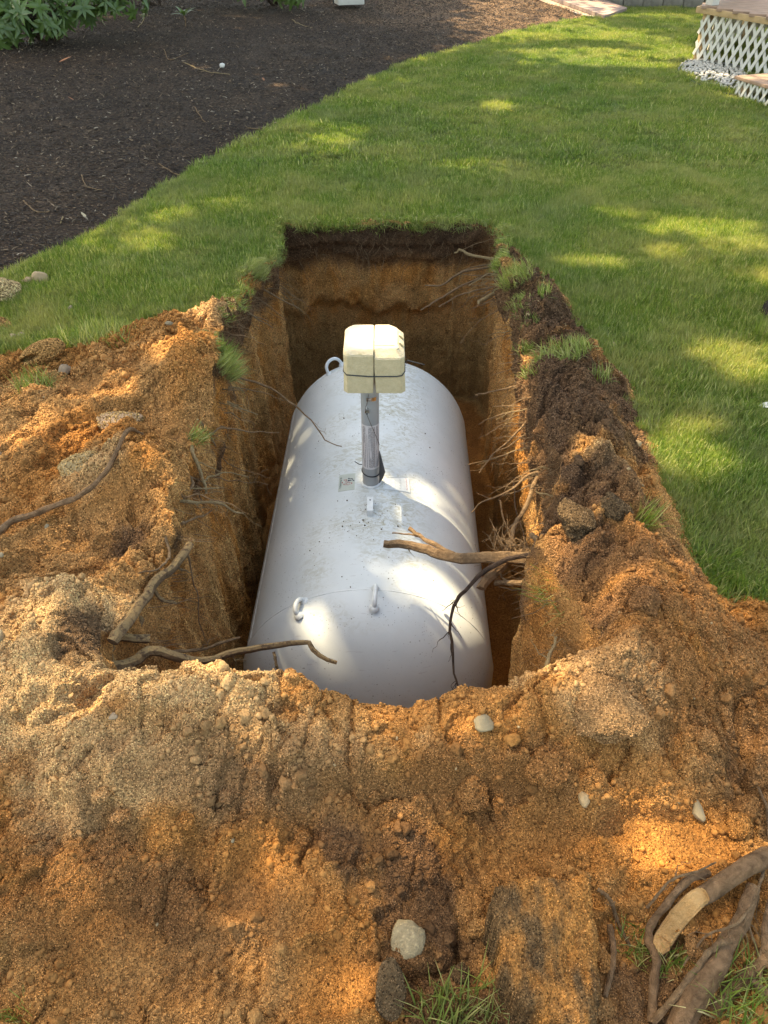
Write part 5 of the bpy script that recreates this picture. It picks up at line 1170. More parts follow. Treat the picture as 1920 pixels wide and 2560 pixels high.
# tall slab of packed soil in the foreground
outline = [(1240,2215),(1275,2190),(1340,2184),(1420,2190),(1470,2182),(1486,2235),(1496,2300),(1503,2380),(1512,2440),(1500,2500),(1480,2570),(1430,2580),(1400,2545),(1345,2515),(1315,2520),(1280,2460),(1258,2410),(1250,2330),(1236,2270)]
top2 = [at(a, b, .125) for a, b in outline]; cen2 = sum(top2, Vector()) / len(top2); mbx = []; 
def slab_col(x_, y_):
    dk = .95 * sstep(-.2, .3, fbm(x_ * 1.4, y_ * .55, x_ * 0, .09, 4, 77, .65) + .30 * sstep(.66, .85, y_) + .02)[:, None]
    return np.array((.45, .20, .055)) * (1 - dk) + np.array((.13, .080, .038)) * dk
def slab_build():
    P2 = np.array([t[:2] for t in top2]); nx, ny = 90, 130; x0_, x1_ = P2[:, 0].min() - .02, P2[:, 0].max() + .02; y0_, y1_ = P2[:, 1].min() - .02, P2[:, 1].max() + .02
    gx_, gy_ = np.meshgrid(np.linspace(x0_, x1_, nx), np.linspace(y0_, y1_, ny)); fx, fy = gx_.ravel(), gy_.ravel()
    sd = poly_sd(P2, fx, fy) + .012 * fbm(fx, fy, fx * 0, .04, 3, 901) + .004 * fbm(fx, fy, fx * 0, .012, 2, 902)
    d1, _ = worley(fx, fy, .022, 903); d2, _ = worley(fx, fy, .009, 904)
    zt = .118 + .05 * (fy - cen2.y) + .018 * fbm(fx, fy, fx * 0, .07, 3, 905) + .006 * np.sqrt(np.clip(1 - d1 * d1, 0, 1)) + .003 * np.sqrt(np.clip(1 - d2 * d2, 0, 1))
    zz = np.where(sd > 0, zt - .025 * np.exp(-sd / .008), -0.06) 
    zz = np.where(sd > -0.006, zz, -0.06)
    idx = np.arange(nx * ny).reshape(ny, nx); f = np.stack([idx[:-1, :-1].ravel(), idx[:-1, 1:].ravel(), idx[1:, 1:].ravel(), idx[1:, :-1].ravel()], 1)
    kp = (sd[f] > -0.012).any(1); f = f[kp]; u, inv = np.unique(f, return_inverse=True)
    me = np_mesh('soil_slab', np.stack([fx, fy, zz], 1)[u], inv.reshape(f.shape), M['soil']); fattr(me, 'Col', slab_col(fx[u], fy[u]), 'FLOAT_COLOR'); return me
o = bpy.data.objects.new('soil_slab', slab_build()); link(o); tag(o, 'tall flat slab of packed orange soil with dark stains in the foreground', 'soil slab')

# ================================================================ roots and branches
rr_ = random.Random(77)
def wiggle(pts, n, amp, seed):
    S_ = np.array(spline(pts, n)); t = np.linspace(0, 1, n)
    L = np.linalg.norm(S_[-1] - S_[0]) + 1e-6; a = amp * L
    for k in range(3): S_[:, k] += a * vnoise(t * 7, t * 0 + seed * 3.1, t * 0 + k * 5.7, seed) * np.minimum(1, t * 5) + a * .4 * vnoise(t * 19, t * 0 + seed, t * 0 + k * 2.7, seed + 1) * np.minimum(1, t * 6)
    return [Vector(p_) for p_ in S_]
_rs = [0]
def add_root(mb, pts, r0_, r1_, n=22, amp=.02, sides=7, twigs=0, tl=.06, droop=0.2):
    _rs[0] += 1; sd_ = _rs[0]; W = wiggle(pts, n, amp, sd_); rad_ = [(r0_ + (r1_ - r0_) * (i / (n - 1)) ** 1.1) * (1 + (.10 if r0_ < .012 else .03) * math.sin(i * 1.1 + sd_)) for i in range(n)]
    mb.tube(W, rad_, sides, True, .22 if r0_ > .010 else .12, sd_)
    for k in range(twigs):
        i = rr_.randint(n // 5, n - 3); d = (W[i + 1] - W[i - 1]).normalized(); q = Vector((rr_.uniform(-1, 1), rr_.uniform(-1, 1), rr_.uniform(-1, .6))); q = (q - d * q.dot(d)).normalized()
        e = W[i] + (d * .7 + q * .8) * tl * rr_.uniform(.4, 1.2); mid = W[i].lerp(e, .5) + Vector((rr_.uniform(-1, 1), rr_.uniform(-1, 1), rr_.uniform(-1, .5))) * tl * .15
        e.z -= droop * tl
        mb.tube(wiggle([W[i], mid, e], 8, .05, sd_ * 10 + k), [max(.0006, rad_[i] * .42 * (1 - j / 8.5)) for j in range(8)], 5)
        if rr_.random() < .6:
            e2 = mid + (e - W[i]).cross(Vector((rr_.uniform(-1, 1), rr_.uniform(-1, 1), rr_.uniform(-1, 1)))).normalized() * tl * .4
            mb.tube([mid, mid.lerp(e2, .5) + d * tl * .05, e2], [max(.0006, rad_[i] * .25), .0007, .0005], 4)
    return W
def root(label, paths, m='root', name='root', cat='root', group=None):
    """paths: (list of (px, py, z), r0, r1, twigs)"""
    mb = MB()
    for i, (pp, r0_, r1_, tw) in enumerate(paths):
        add_root(mb, [at(*q) for q in pp], r0_, r1_, 26 if len(pp) > 3 else 16, .018, 8 if r0_ > .006 else 6, tw, .05 + r0_ * 2)
    o = mb.build(name, M[m]); return tag(o, label, cat, group)
# right far corner
root('pale forked root reaching out uppermost from the far right corner of the pit', [([(1275,655,-.10),(1243,647,-.10),(1167,634,-.11),(1146,626,-.11),(1137,634,-.13)], .011, .004, 1)], 'root_pale')
root('grey root pointing left below the pale forked one in the far corner', [([(1275,660,-.16),(1249,666,-.16),(1151,683,-.18),(1108,707,-.2),(1064,716,-.22)], .009, .004, 2), ([(1254,656,-.15),(1178,669,-.17),(1140,685,-.19)], .006, .002, 1)], 'root')
root('short straight root in the middle of the far right root bundle', [([(1280,694,-.14),(1260,691,-.14),(1156,688,-.16)], .006, .002, 1)], 'root')
root('long curved root ending lowest of the far right root bundle', [([(1262,680,-.18),(1232,683,-.18),(1184,704,-.2),(1118,737,-.23),(1080,759,-.25),(1053,776,-.27)], .0085, .004, 2)], 'root')
root('slender wavy root between the long curved one and the broken stub', [([(1275,712,-.18),(1238,718,-.18),(1167,732,-.21),(1124,751,-.24),(1097,767,-.26)], .007, .003, 2)], 'root')
root('thick root stub with a pale broken end under the turf', [([(1290,700,-.1),(1260,715,-.11),(1221,740,-.14),(1197,756,-.16)], .013, .012, 0)], 'root_pale')
root('thin root near the top of the far right corner', [([(1250,600,-.05),(1221,601,-.06),(1151,626,-.09)], .004, .0015, 2)], 'root')
# right wall
RW = 'thin roots sticking out of the right pit wall'
root('short forked twig root high on the right pit wall', [([(1345,880,-.05),(1325,883,-.05),(1270,885,-.05)], .005, .002, 2), ([(1310,860,0),(1312,900,-.1),(1320,935,-.2)], .0025, .001, 1)], 'root', group=RW)
root('forked grey root on the right wall level with the tank top', [([(1345,985,-.08),(1319,970,-.08),(1281,965,-.09),(1221,981,-.11),(1189,985,-.12)], .006, .0018, 3), ([(1281,965,-.09),(1305,978,-.1),(1332,1000,-.12)], .0035, .002, 1)], 'root', group=RW)
root('pair of flat thin roots below the forked grey one', [([(1350,1008,-.1),(1330,1014,-.1),(1230,1017,-.12)], .005, .0015, 2), ([(1340,1015,-.1),(1303,1025,-.12),(1232,1041,-.15),(1194,1062,-.17)], .0045, .0012, 3)], 'root', group=RW)
root('small curved root under the flat pair on the right wall', [([(1330,1030,-.15),(1297,1038,-.16),(1243,1060,-.19)], .004, .0015, 1)], 'root', group=RW)
root('long straight root slanting down over the dark side of the tank', [([(1380,1005,-.02),(1357,1019,-.03),(1327,1041,-.06),(1283,1095,-.12),(1233,1135,-.17),(1196,1182,-.22)], .0075, .002, 4)], 'root', group=RW)
root('thinner root running beside the long straight one', [([(1390,1050,-.03),(1369,1058,-.04),(1317,1081,-.08),(1263,1120,-.14),(1226,1140,-.17)], .005, .0015, 3)], 'root', group=RW)
root('hair thin root crossing below the long straight one', [([(1372,1100,-.05),(1352,1108,-.06),(1298,1123,-.1),(1238,1142,-.14),(1174,1162,-.18)], .0035, .001, 3)], 'root', group=RW)
root('bent root reaching the tank side beside the nameplate', [([(1415,1152,.0),(1397,1162,-.02),(1322,1189,-.08),(1278,1224,-.12),(1219,1249,-.17),(1174,1281,-.22)], .0068, .002, 3), ([(1430,1196,0),(1411,1202,-.02),(1337,1214,-.09),(1288,1231,-.13),(1243,1246,-.16)], .0055, .0018, 2)], 'root', group=RW)
root('pale root lying against the lip above the lit wall', [([(1455,1268,.04),(1441,1259,.03),(1392,1241,-.02),(1342,1231,-.06)], .0065, .002, 2), ([(1392,1241,-.02),(1405,1290,-.04),(1425,1305,-.02)], .004, .002, 2), ([(1340,1228,-.06),(1380,1260,-.1),(1410,1300,-.08)], .003, .001, 1)], 'root_pale', group=RW)
root('slanted root climbing from the big branch to the lit wall', [([(1345,1190,-.08),(1330,1224,-.1),(1308,1278,-.12),(1290,1313,-.12),(1268,1372,-.12),(1262,1392,-.12)], .0085, .0075, 3)], 'root')
root('thin bare root hanging from the wall above the big branch', [([(1284,1205,-.12),(1290,1268,-.2),(1308,1328,-.26),(1325,1390,-.3)], .0035, .0012, 4)], 'root_dark')
root('thin knotty root hanging left of the bare one', [([(1250,1250,-.15),(1260,1300,-.2),(1278,1348,-.24),(1290,1382,-.26)], .0035, .0018, 5)], 'root')
root('thick bare branch with a snapped end lying across the tank', [([(1370,1388,-.04),(1300,1392,-.05),(1231,1395,-.05),(1144,1389,-.05),(1079,1378,-.05),(1014,1363,-.05),(955,1352,-.05)], .0205, .0125, 1), ([(1135,1386,-.05),(1057,1345,-.04),(1023,1323,-.03)], .008, .0075, 0), ([(1040,1334,-.035),(1031,1337,-.035),(981,1332,-.035)], .0035, .002, 0)], 'root', 'branch', 'branch')
root('stout broken root stub right of the tank below the big branch', [([(1330,1380,-.1),(1290,1390,-.11),(1257,1412,-.12),(1222,1447,-.13),(1201,1471,-.14)], .016, .0155, 1)], 'log')
root('straight thin root stub below the stout broken one', [([(1380,1462,-.08),(1337,1459,-.1),(1290,1456,-.12),(1238,1455,-.14)], .0085, .009, 1), ([(1330,1462,-.12),(1290,1475,-.16),(1245,1466,-.18)], .004, .0015, 2)], 'root')
root('long dark root drooping over the near end of the tank', [([(1345,1383,0),(1296,1395,-.02),(1209,1430,-.05),(1157,1482,-.09),(1140,1512,-.11),(1129,1569,-.15),(1136,1655,-.21),(1148,1716,-.25),(1161,1738,-.27)], .0085, .0022, 14)], 'root_dark')
mb = MB()
for k in range(46):
    b0 = at(1258 + rr_.uniform(-25, 60), 1372 + rr_.uniform(-10, 18), -.07); e = b0 + Vector((rr_.uniform(-.09, .07), rr_.uniform(-.06, .10), rr_.uniform(-.03, .09))); mid = b0.lerp(e, .5) + Vector((rr_.uniform(-.02, .02), rr_.uniform(-.02, .02), rr_.uniform(-.02, .02)))
    mb.tube(spline([b0, mid, e], 6), [.0016, .0014, .0012, .001, .0008, .0006], 4)
    for j in range(2):
        q = mid + Vector((rr_.uniform(-.03, .03), rr_.uniform(-.03, .03), rr_.uniform(-.02, .03))); mb.tube([mid, q], [.001, .0005], 4)
tag(mb.build('root_tuft', M['root']), 'bushy tuft of fine brown rootlets on the big branch', 'root')
root('bleached forked root at the lower right corner of the pit', [([(1470,1594,.04),(1466,1590,.03),(1402,1558,.0)], .006, .0025, 2), ([(1480,1610,.02),(1440,1612,-.03),(1375,1616,-.08)], .0035, .001, 2)], 'root_pale')
root('sandy root leaning up from the near right corner of the pit', [([(1365,1668,.1),(1375,1640,.1),(1385,1612,.1),(1392,1592,.1)], .006, .003, 3)], 'root_pale')
root('short stub poking from the lit wall under the lip', [([(1385,1375,.02),(1345,1350,.0),(1330,1335,-.02)], .011, .008, 0)], 'root')
root('hanging thread root below the turf on the right wall', [([(1345,1440,-.02),(1342,1500,-.1),(1338,1560,-.16),(1326,1585,-.2)], .003, .0012, 3)], 'root_dark')
# left wall
LW = 'thin roots sticking out of the left pit wall'
root('curved peeled root at the far left corner of the pit', [([(676,628,-.02),(668,645,-.03),(660,677,-.04),(636,694,-.03),(603,694,.01)], .008, .013, 1)], 'root_pale')
root('straight pointed root below the peeled one, far left', [([(615,700,-.06),(636,710,-.08),(679,734,-.12),(744,772,-.18)], .008, .003, 2)], 'root')
root('short thin root low in the far left corner', [([(615,775,-.05),(630,788,-.06),(682,818,-.1)], .005, .002, 2)], 'root', group=LW)
root('thin root between the pointed one and the short one', [([(625,735,-.05),(646,748,-.07),(717,799,-.14)], .004, .0012, 3)], 'root', group=LW)
root('long thin root arching from the left wall over the tank', [([(560,935,.0),(592,943,-.02),(663,962,-.06),(717,1000,-.09),(771,1046,-.12),(815,1095,-.14),(853,1117,-.15)], .0055, .0017, 3), ([(560,972,0),(581,968,-.02),(657,981,-.08),(712,1002,-.11)], .004, .0012, 2)], 'root')
root('pale forked root below the grass fringe on the left wall', [([(570,1005,.06),(587,1014,.03),(644,1036,-.03)], .0055, .002, 4)], 'root_pale', group=LW)
root('slender horizontal root reaching toward the tank from the left', [([(505,1085,.10),(528,1082,.07),(561,1071,.05),(633,1078,-.02),(696,1081,-.08)], .005, .0015, 2), ([(500,1055,.12),(506,1061,.11),(525,1090,.06),(540,1116,.02)], .0055, .003, 1)], 'root', group=LW)
root('bleached twisted root hanging on the left lip', [([(478,1115,.13),(485,1145,.11),(506,1192,.07),(515,1234,.03)], .0075, .005, 2), ([(510,1205,.06),(528,1190,.04),(570,1183,.0),(625,1190,-.05)], .004, .0012, 2)], 'root_pale', group=LW)
root('bleached branching root lowest of the left pale roots', [([(445,1250,.12),(464,1255,.10),(540,1255,.04),(591,1278,-.02),(612,1282,-.05)], .0068, .002, 5), ([(445,1222,.12),(460,1221,.10),(561,1219,.02)], .005, .0018, 3)], 'root_pale', group=LW)
root('bent brown root crossing the bleached ones on the left lip', [([(430,1252,.13),(439,1246,.13),(481,1213,.10),(468,1183,.12)], .0075, .004, 2)], 'root', group=LW)
root('short straight root alone on the left wall', [([(455,1310,.10),(468,1303,.08),(530,1279,.02)], .0055, .002, 1)], 'root', group=LW)
root('thick sand crusted root hanging diagonally on the left lip', [([(280,1605,.19),(295,1584,.19),(338,1521,.17),(401,1449,.12),(443,1403,.11),(470,1362,.10)], .016, .012, 2), ([(330,1540,.13),(352,1548,.12),(345,1578,.10)], .009, .006, 0), ([(385,1475,.10),(405,1500,.07),(440,1508,.04)], .006, .004, 1)], 'root_sand')
root('thick root stub with a pale cut end, near left corner', [([(250,1566,.15),(270,1578,.15),(295,1592,.14),(376,1599,.11)], .013, .012, 1)], 'root_sand')
root('long bare branch root with a bend crossing the near end of the tank', [([(262,1668,.13),(300,1660,.11),(338,1643,.10),(380,1618,.10),(464,1641,.05),(519,1654,-.02),(591,1639,-.03),(667,1629,-.03),(754,1614,-.03),(788,1634,-.04),(836,1653,-.05)], .015, .0055, 2), ([(684,1630,-.03),(690,1655,-.05),(697,1680,-.08),(702,1702,-.1)], .0045, .003, 3)], 'root_sand', 'branch', 'branch')
root('thin curved root rising beside the long bare branch', [([(430,1632,-.01),(439,1628,-.02),(506,1622,-.05),(599,1595,-.08)], .006, .0035, 1)], 'root')
root('thread of root hanging down the left pit wall', [([(460,1365,.10),(464,1377,.07),(485,1474,-.05),(502,1559,-.15),(515,1614,-.22)], .003, .001, 4)], 'root')
root('dark root stub at the near left corner of the pit', [([(250,1690,.15),(262,1690,.15),(342,1688,.12)], .012, .011, 0)], 'root_dark')
root('looping thin root on the dark patch of the left heap', [([(412,1340,.15),(422,1385,.14),(412,1410,.14),(385,1425,.14),(345,1432,.14)], .0045, .002, 1)], 'root')
# more thin roots along both walls, nothing tells them apart
def wall_root(side, k, y_min=0):
    for _ in range(60):
        i = rr_.randrange(len(lx0))
        if side * dx_[i] > .55 and (1.95 if side > 0 else 1.5) < ly0[i] < 4.2 and ly0[i] > y_min: break
    zz = lz0[i] - rr_.uniform(.03, .24); b0 = Vector((lx0[i] + dx_[i] * .06, ly0[i] + dy_[i] * .06, zz)); L = rr_.uniform(.10, .30); ind = Vector((-dx_[i], -dy_[i], 0)); tn = Vector((0, -1, 0))
    e = b0 + ind * (.06 + L * .75) + tn * L * rr_.uniform(-.2, .7) + Vector((0, 0, -L * rr_.uniform(-.05, .6))); mid = b0.lerp(e, .5) + Vector((0, rr_.uniform(-.2, .2) * L, rr_.uniform(-.05, .12) * L)); mb = MB()
    add_root(mb, [b0, mid, e], rr_.uniform(.0022, .0042), .0007, 16, .04, 6, rr_.randint(2, 5), .07)
    tone = 'pale' if rr_.random() < .3 else 'brown'; where = 'near the far end of the pit' if ly0[i] > 3.2 else 'level with the riser pipe' if ly0[i] > 2.3 else 'beside the near half of the tank'
    tag(mb.build('root', M['root_pale' if tone == 'pale' else 'root']), 'fine %s root in the %s pit wall %s' % (tone, 'right' if side > 0 else 'left', where), 'root', 'fine roots along the %s pit wall' % ('right' if side > 0 else 'left'))
for k in range(15): wall_root(1, k)
for k in range(12): wall_root(1, k, 3.3)
for k in range(18): wall_root(-1, k)
# fine rootlets all along the lip
mb = MB(); lipn = len(lx0)
for k in range(900):
    i = rr_.randrange(lipn)
    if ly0[i] < 1.35 and rr_.random() < .8: continue
    zz = lz0[i] - rr_.uniform(.01, .26); b0 = Vector((lx0[i] + dx_[i] * .05, ly0[i] + dy_[i] * .05, zz)); L = rr_.uniform(.03, .15); ind = Vector((-dx_[i], -dy_[i], 0)); tn = Vector((-ind.y, ind.x, 0))
    e = b0 + ind * (.05 + L * rr_.uniform(.2, .9)) + tn * L * rr_.uniform(-.7, .7) + Vector((0, 0, -L * rr_.uniform(-.1, .9))); mid = b0.lerp(e, .5) + Vector((rr_.uniform(-1, 1), rr_.uniform(-1, 1), rr_.uniform(-.5, 1))) * L * .18
    r_ = rr_.uniform(.0007, .0022); mb.tube(spline([b0, mid, e], 6), [r_, r_ * .9, r_ * .8, r_ * .65, r_ * .5, r_ * .35], 4, False)
o = mb.build('rootlets', M['root']); tag(o, 'fine rootlets hanging all along the pit edge', 'rootlets', kind='stuff')

# ---- branch on the left heap, logs in the lower right
def lying(label, pix, r0_, r1_, m, name, cat, lift=0.8, twigs=0, flare=None):
    pts = []
    for i, q in enumerate(pix):
        p_ = on(q[0], q[1]); rr0 = r0_ + (r1_ - r0_) * i / (len(pix) - 1); pts.append(p_ + Vector((0, 0, rr0 * lift + (q[2] if len(q) > 2 else 0))))
    mb = MB(); add_root(mb, pts, r0_, r1_, 44, .010, 18 if r0_ > .012 else 9, twigs, .06); o = mb.build(name, M[m]); return tag(o, label, cat)
lying('long dark bent branch lying across the left sand heap', [(363,1118,.05),(338,1158,.04),(270,1221,.035),(211,1259,.035),(156,1300,.035),(105,1339,.035),(50,1369,.03),(-20,1415,.03)], .006, .0115, 'log', 'branch', 'branch')
def split_log(label, pix, r0_, r1_):
    pts = [on(q[0], q[1]) + Vector((0, 0, r0_ * .8 + q[2])) for q in pix]; n = 50; sides = 26; W = wiggle(pts, n, .006, 901)
    rad_ = [(r0_ + (r1_ - r0_) * i / (n - 1)) * min(1, .35 + i / 5) for i in range(n)]
    tmp = MB(); tmp.tube(W, rad_, sides, True, .14, 31); V_ = [Vector(v) for v in tmp.v]; up_ = Vector((-.45, -.35, .85)).normalized(); wood = set()
    for i in range(25):
        cut = (-.05 + .30 * max(0, (i - 20) / 3) + .10 * math.sin(i * 1.9)) * rad_[i] * (1 if i < 22 else 2.2)
        for k in range(sides):
            v = V_[i * sides + k]; h_ = (v - W[i]).dot(up_)
            if h_ > cut: V_[i * sides + k] = v - up_ * (h_ - cut) + up_ * .0012 * math.sin(k * 2.1 + i * .3); wood.add(i * sides + k)
    fw = [f_ for f_ in tmp.f if all(q in wood for q in f_) and len(f_) == 4]; fb = [f_ for f_ in tmp.f if not (all(q in wood for q in f_) and len(f_) == 4)]
    def sub_(fl):
        u = sorted({q for f_ in fl for q in f_}); mp_ = {q: i for i, q in enumerate(u)}; return MB().add([V_[q] for q in u], [tuple(mp_[q] for q in f_) for f_ in fl])
    o = sub_(fb).build('log', M['log']); tag(o, label, 'log'); sub_(fw).build('split_wood', M['wood'], o); return o
l1 = split_log('thick broken log with bright split wood in the lower right', [(1636,2405,.006),(1650,2360,.016),(1690,2314,.024),(1740,2278,.030),(1800,2242,.036),(1850,2210,.038),(1888,2184,.034)], .016, .018)
l2 = lying('heavy root log lying upright in the lower right corner', [(1852,2258,.03),(1822,2340,.02),(1790,2395,.012),(1755,2450,.006),(1715,2525,.0),(1685,2590,.0)], .0135, .023, 'log', 'log', 'log', .7)
lying('crooked side log forking off the heavy one at the right', [(1885,2430,.03),(1855,2455,.02),(1812,2496,.008),(1770,2540,.0)], .010, .014, 'log', 'log', 'log')
lying('long thin stick standing along the right edge by the logs', [(1918,2200,.03),(1900,2280,.03),(1886,2345,.03),(1880,2389,.03),(1886,2436,.02)], .0065, .0085, 'log', 'stick', 'stick')
lying('bent grey stick left of the broken log', [(1749,2217,.02),(1686,2254,.025),(1647,2298,.025),(1614,2330,.02),(1613,2367,.015),(1626,2412,.01),(1627,2480,.006),(1626,2560,.004)], .0075, .0085, 'log', 'stick', 'stick')
lying('slim pale stick crossing in front of the heavy log', [(1786,2400,.055),(1744,2421,.045),(1701,2475,.03),(1628,2566,.01)], .005, .0065, 'root', 'stick', 'stick')
lying('short stick at the bottom right corner', [(1855,2480,.03),(1890,2508,.015),(1935,2540,.01)], .007, .006, 'root', 'stick', 'stick')
lying('thin reddish root curving beside the soil slab', [(1481,2255,.03),(1510,2282,.02),(1539,2315,.012),(1573,2373,.004)], .0045, .003, 'root', 'root', 'root', twigs=2)
lying('grey root stub standing at the right side of the soil slab', [(1513,2335,.03),(1524,2391,.02),(1521,2440,.012),(1512,2490,.004)], .0065, .005, 'log', 'root', 'root')
lying('thin upright root along the right edge above the logs', [(1890,1975,.012),(1906,2040,.012),(1912,2110,.012),(1908,2195,.012)], .003, .0035, 'root', 'root', 'root', twigs=2)
lying('short twig lying on the brown soil right of the pit', [(1410,826,.0),(1414,838,.0),(1420,848,.0)], .004, .004, 'root_pale', 'twig', 'twig')

# ================================================================ sand grains over soil, walls, clods
gsv = [bpy.data.objects.new('grain', lump('grain', 1, 0.35, 0.7, 330 + k, M['crumb'], 0.85, 0.8)) for k in range(5)]
fsel = Fq[cls == 0]; Pq = V[fsel]; fcen = Pq.mean(1)
ar = np.linalg.norm(np.cross(Pq[:, 2] - Pq[:, 0], Pq[:, 3] - Pq[:, 1]), axis=1) / 2
dist_ = fcen[:, 1] * CP + (CAMH - fcen[:, 2]) * SP
wl_ = inside[cls == 0]
wgt_ = ar * np.where(wl_, 0.55 * (fcen[:, 2] > -0.95), 1.0) * np.clip((1.5 / np.maximum(dist_, .3)) ** 1.3, 0, 1.4) * in_view(fcen[:, 0], fcen[:, 1], fcen[:, 2], 30, 30) * (1 - .85 * np.where(wl_, 0, smooth_mask(fcen[:, 0], fcen[:, 1])))
# faces turned away from the camera need none
nrm_ = np.cross(Pq[:, 2] - Pq[:, 0], Pq[:, 3] - Pq[:, 1]); wgt_ = wgt_ * (np.einsum('ij,ij->i', nrm_, np.array((0, 0, CAMH)) - fcen) > 0)
NG = 620000
pk = rg.choice(len(fsel), NG, p=wgt_ / wgt_.sum()); u_, v2_ = rg.random(NG)[:, None], rg.random(NG)[:, None]; q_ = Pq[pk]
gp = (q_[:, 0] * (1 - u_) + q_[:, 1] * u_) * (1 - v2_) + (q_[:, 3] * (1 - u_) + q_[:, 2] * u_) * v2_
gc = col[fsel[pk, 0]]
gd = dist_[pk]; gr = rg.uniform(.0010, .0021, NG) * np.clip(gd / 1.6, .9, 2.2) * np.where(wl_[pk], .85, 1.0)
parts_ = [(gp, gc, gr)]
CLC = {'clod_soil': (0.40, 0.215, 0.075), 'dark_clod_soil': (0.12, 0.075, 0.038), 'pale_clod_soil': (0.52, 0.36, 0.18), 'soil': (.4, .2, .06), 'dusty_boulder': (.45, .28, .11), 'dusty_pink_boulder': (.45, .28, .11)}
for o_ in list(COL.objects):
    if o_.type == 'MESH' and o_.name.split('.')[0] in ('soil_clod', 'soil_slab', 'stone') and o_.data.materials:
        cN = SOILC.get(o_.name, CLC.get(o_.data.materials[0].name))
        if cN is None: continue
        Mw = np.array(Matrix.LocRotScale(o_.location, o_.rotation_euler, o_.scale)); vc_ = np.empty(len(o_.data.vertices) * 3, np.float32); o_.data.vertices.foreach_get('co', vc_); vc_ = vc_.reshape(-1, 3) @ Mw[:3, :3].T + Mw[:3, 3]
        k = len(o_.data.polygons[0].vertices); ix = np.empty(len(o_.data.polygons) * k, np.int32); o_.data.polygons.foreach_get('vertices', ix); ix = ix.reshape(-1, k); T = vc_[ix]; a_ = np.linalg.norm(np.cross(T[:, 1] - T[:, 0], T[:, 2] - T[:, 0]), axis=1); n_ = int(a_.sum() / 2 * (75000 if 'stone' not in o_.name else 30000))
        if n_ < 5: continue
        pk = rg.choice(len(T), n_, p=a_ / a_.sum()); w3 = rg.dirichlet((1, 1, 1), n_); pp_ = np.einsum('ij,ijk->ik', w3, T[pk][:, :3]); cc_ = np.tile(np.array(cN), (n_, 1))
        if 'slab' in o_.name: cc_ = slab_col(pp_[:, 0], pp_[:, 1])
        parts_.append((pp_, cc_, rg.uniform(.0011, .0023, n_) * max(1, np.median(vc_[:, 1]) / 1.2)))
gp = np.vstack([a_[0] for a_ in parts_]); gc = np.vstack([a_[1] for a_ in parts_]); gr = np.concatenate([a_[2] for a_ in parts_]); NG = len(gp)
br_ = rg.random(NG); mul_ = np.where(br_ < .25, rg.uniform(1.25, 1.85, NG), np.where(br_ < .50, rg.uniform(.22, .5, NG), rg.uniform(.7, 1.15, NG)))
gc = np.clip(gc * mul_[:, None] + np.where(br_ < .22, .012, 0)[:, None], .008, .8)
grains = scatter('sand_grains', gp, rg.uniform(0, 6.28, (NG, 3)), gr, gsv, rg.integers(0, 5, NG), gc); tag(grains, 'coarse sand grains over the dug soil', 'sand', kind='stuff')

for pix, r_, lab in [([(1890,2190,.03),(1858,2262,.04),(1840,2330,.03),(1862,2400,.02),(1900,2450,.01)], .0035, 'thin looping root behind the heavy log'), ([(1600,2300,.02),(1640,2262,.04),(1700,2240,.045),(1760,2200,.03)], .003, 'thin root arching over the bent grey stick'),
                     ([(1850,2300,.05),(1800,2360,.05),(1740,2380,.03),(1690,2440,.015)], .003, 'thin root woven between the two big logs'), ([(1905,2330,.03),(1870,2420,.03),(1880,2500,.02),(1915,2560,.01)], .0035, 'thin crooked root at the right edge below the logs')]:
    lying(lab, pix, r_, r_ * .6, 'root', 'root', 'root', twigs=4)
# ================================================================ grass
def tuft_mesh(name, nb, rad_, L0, L1, w, seed, lean=0.8, straw=0.0):
    r = np.random.default_rng(seed); V_ = []; F_ = []; br = []; bt = []
    for k in range(nb):
        a = r.uniform(0, 6.28); q = rad_ * math.sqrt(r.random()); b = np.array((q * math.cos(a), q * math.sin(a), -0.006)); L = r.uniform(L0, L1); az_ = r.uniform(0, 6.28); ln = abs(r.normal(0, lean)); ln = min(ln, 1.35)
        d = np.array((math.cos(az_), math.sin(az_), 0)); side = np.array((-d[1], d[0], 0)); ww = w * r.uniform(.6, 1.2); c = r.random() ** (1.0) ; c = min(1, c * .84 + (.16 if r.random() < straw else 0) + (0.14 if r.random() < .10 else 0)); p_ = b; base = len(V_); nseg = 3
        for s_ in range(nseg + 1):
            u = s_ / nseg; th_ = ln * (0.45 + 0.85 * u)
            if s_ > 0: p_ = p_ + (d * math.sin(th_) + np.array((0, 0, 1)) * math.cos(th_)) * L / nseg
            wv = ww * (1 - u ** 1.6 * .92) / 2
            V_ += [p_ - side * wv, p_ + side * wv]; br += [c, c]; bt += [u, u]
        for s_ in range(nseg): F_.append((base + 2 * s_, base + 2 * s_ + 1, base + 2 * s_ + 3, base + 2 * s_ + 2))
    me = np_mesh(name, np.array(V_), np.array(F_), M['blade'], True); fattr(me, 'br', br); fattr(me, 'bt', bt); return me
tv_near = [bpy.data.objects.new('tuft', tuft_mesh('tuft', 46, .05, .024, .050, .0036, 600 + k, .85, .08 + .07 * k)) for k in range(6)]
tv_far = [bpy.data.objects.new('tuft', tuft_mesh('tuft', 54, .09, .026, .046, .0058, 620 + k, .75, .06 + .06 * k)) for k in range(5)]
deckP = np.array([(p_.x, p_.y) for p_ in out]); stepP = np.array([q[:] for q in (S0, S0 + SF * 1.5, S0 + SF * 1.5 + SG * 1.05, S0 + SG * 1.05)])
walkP = np.array([(q.x, q.y) for q in (w0, w1, e1, e0)])
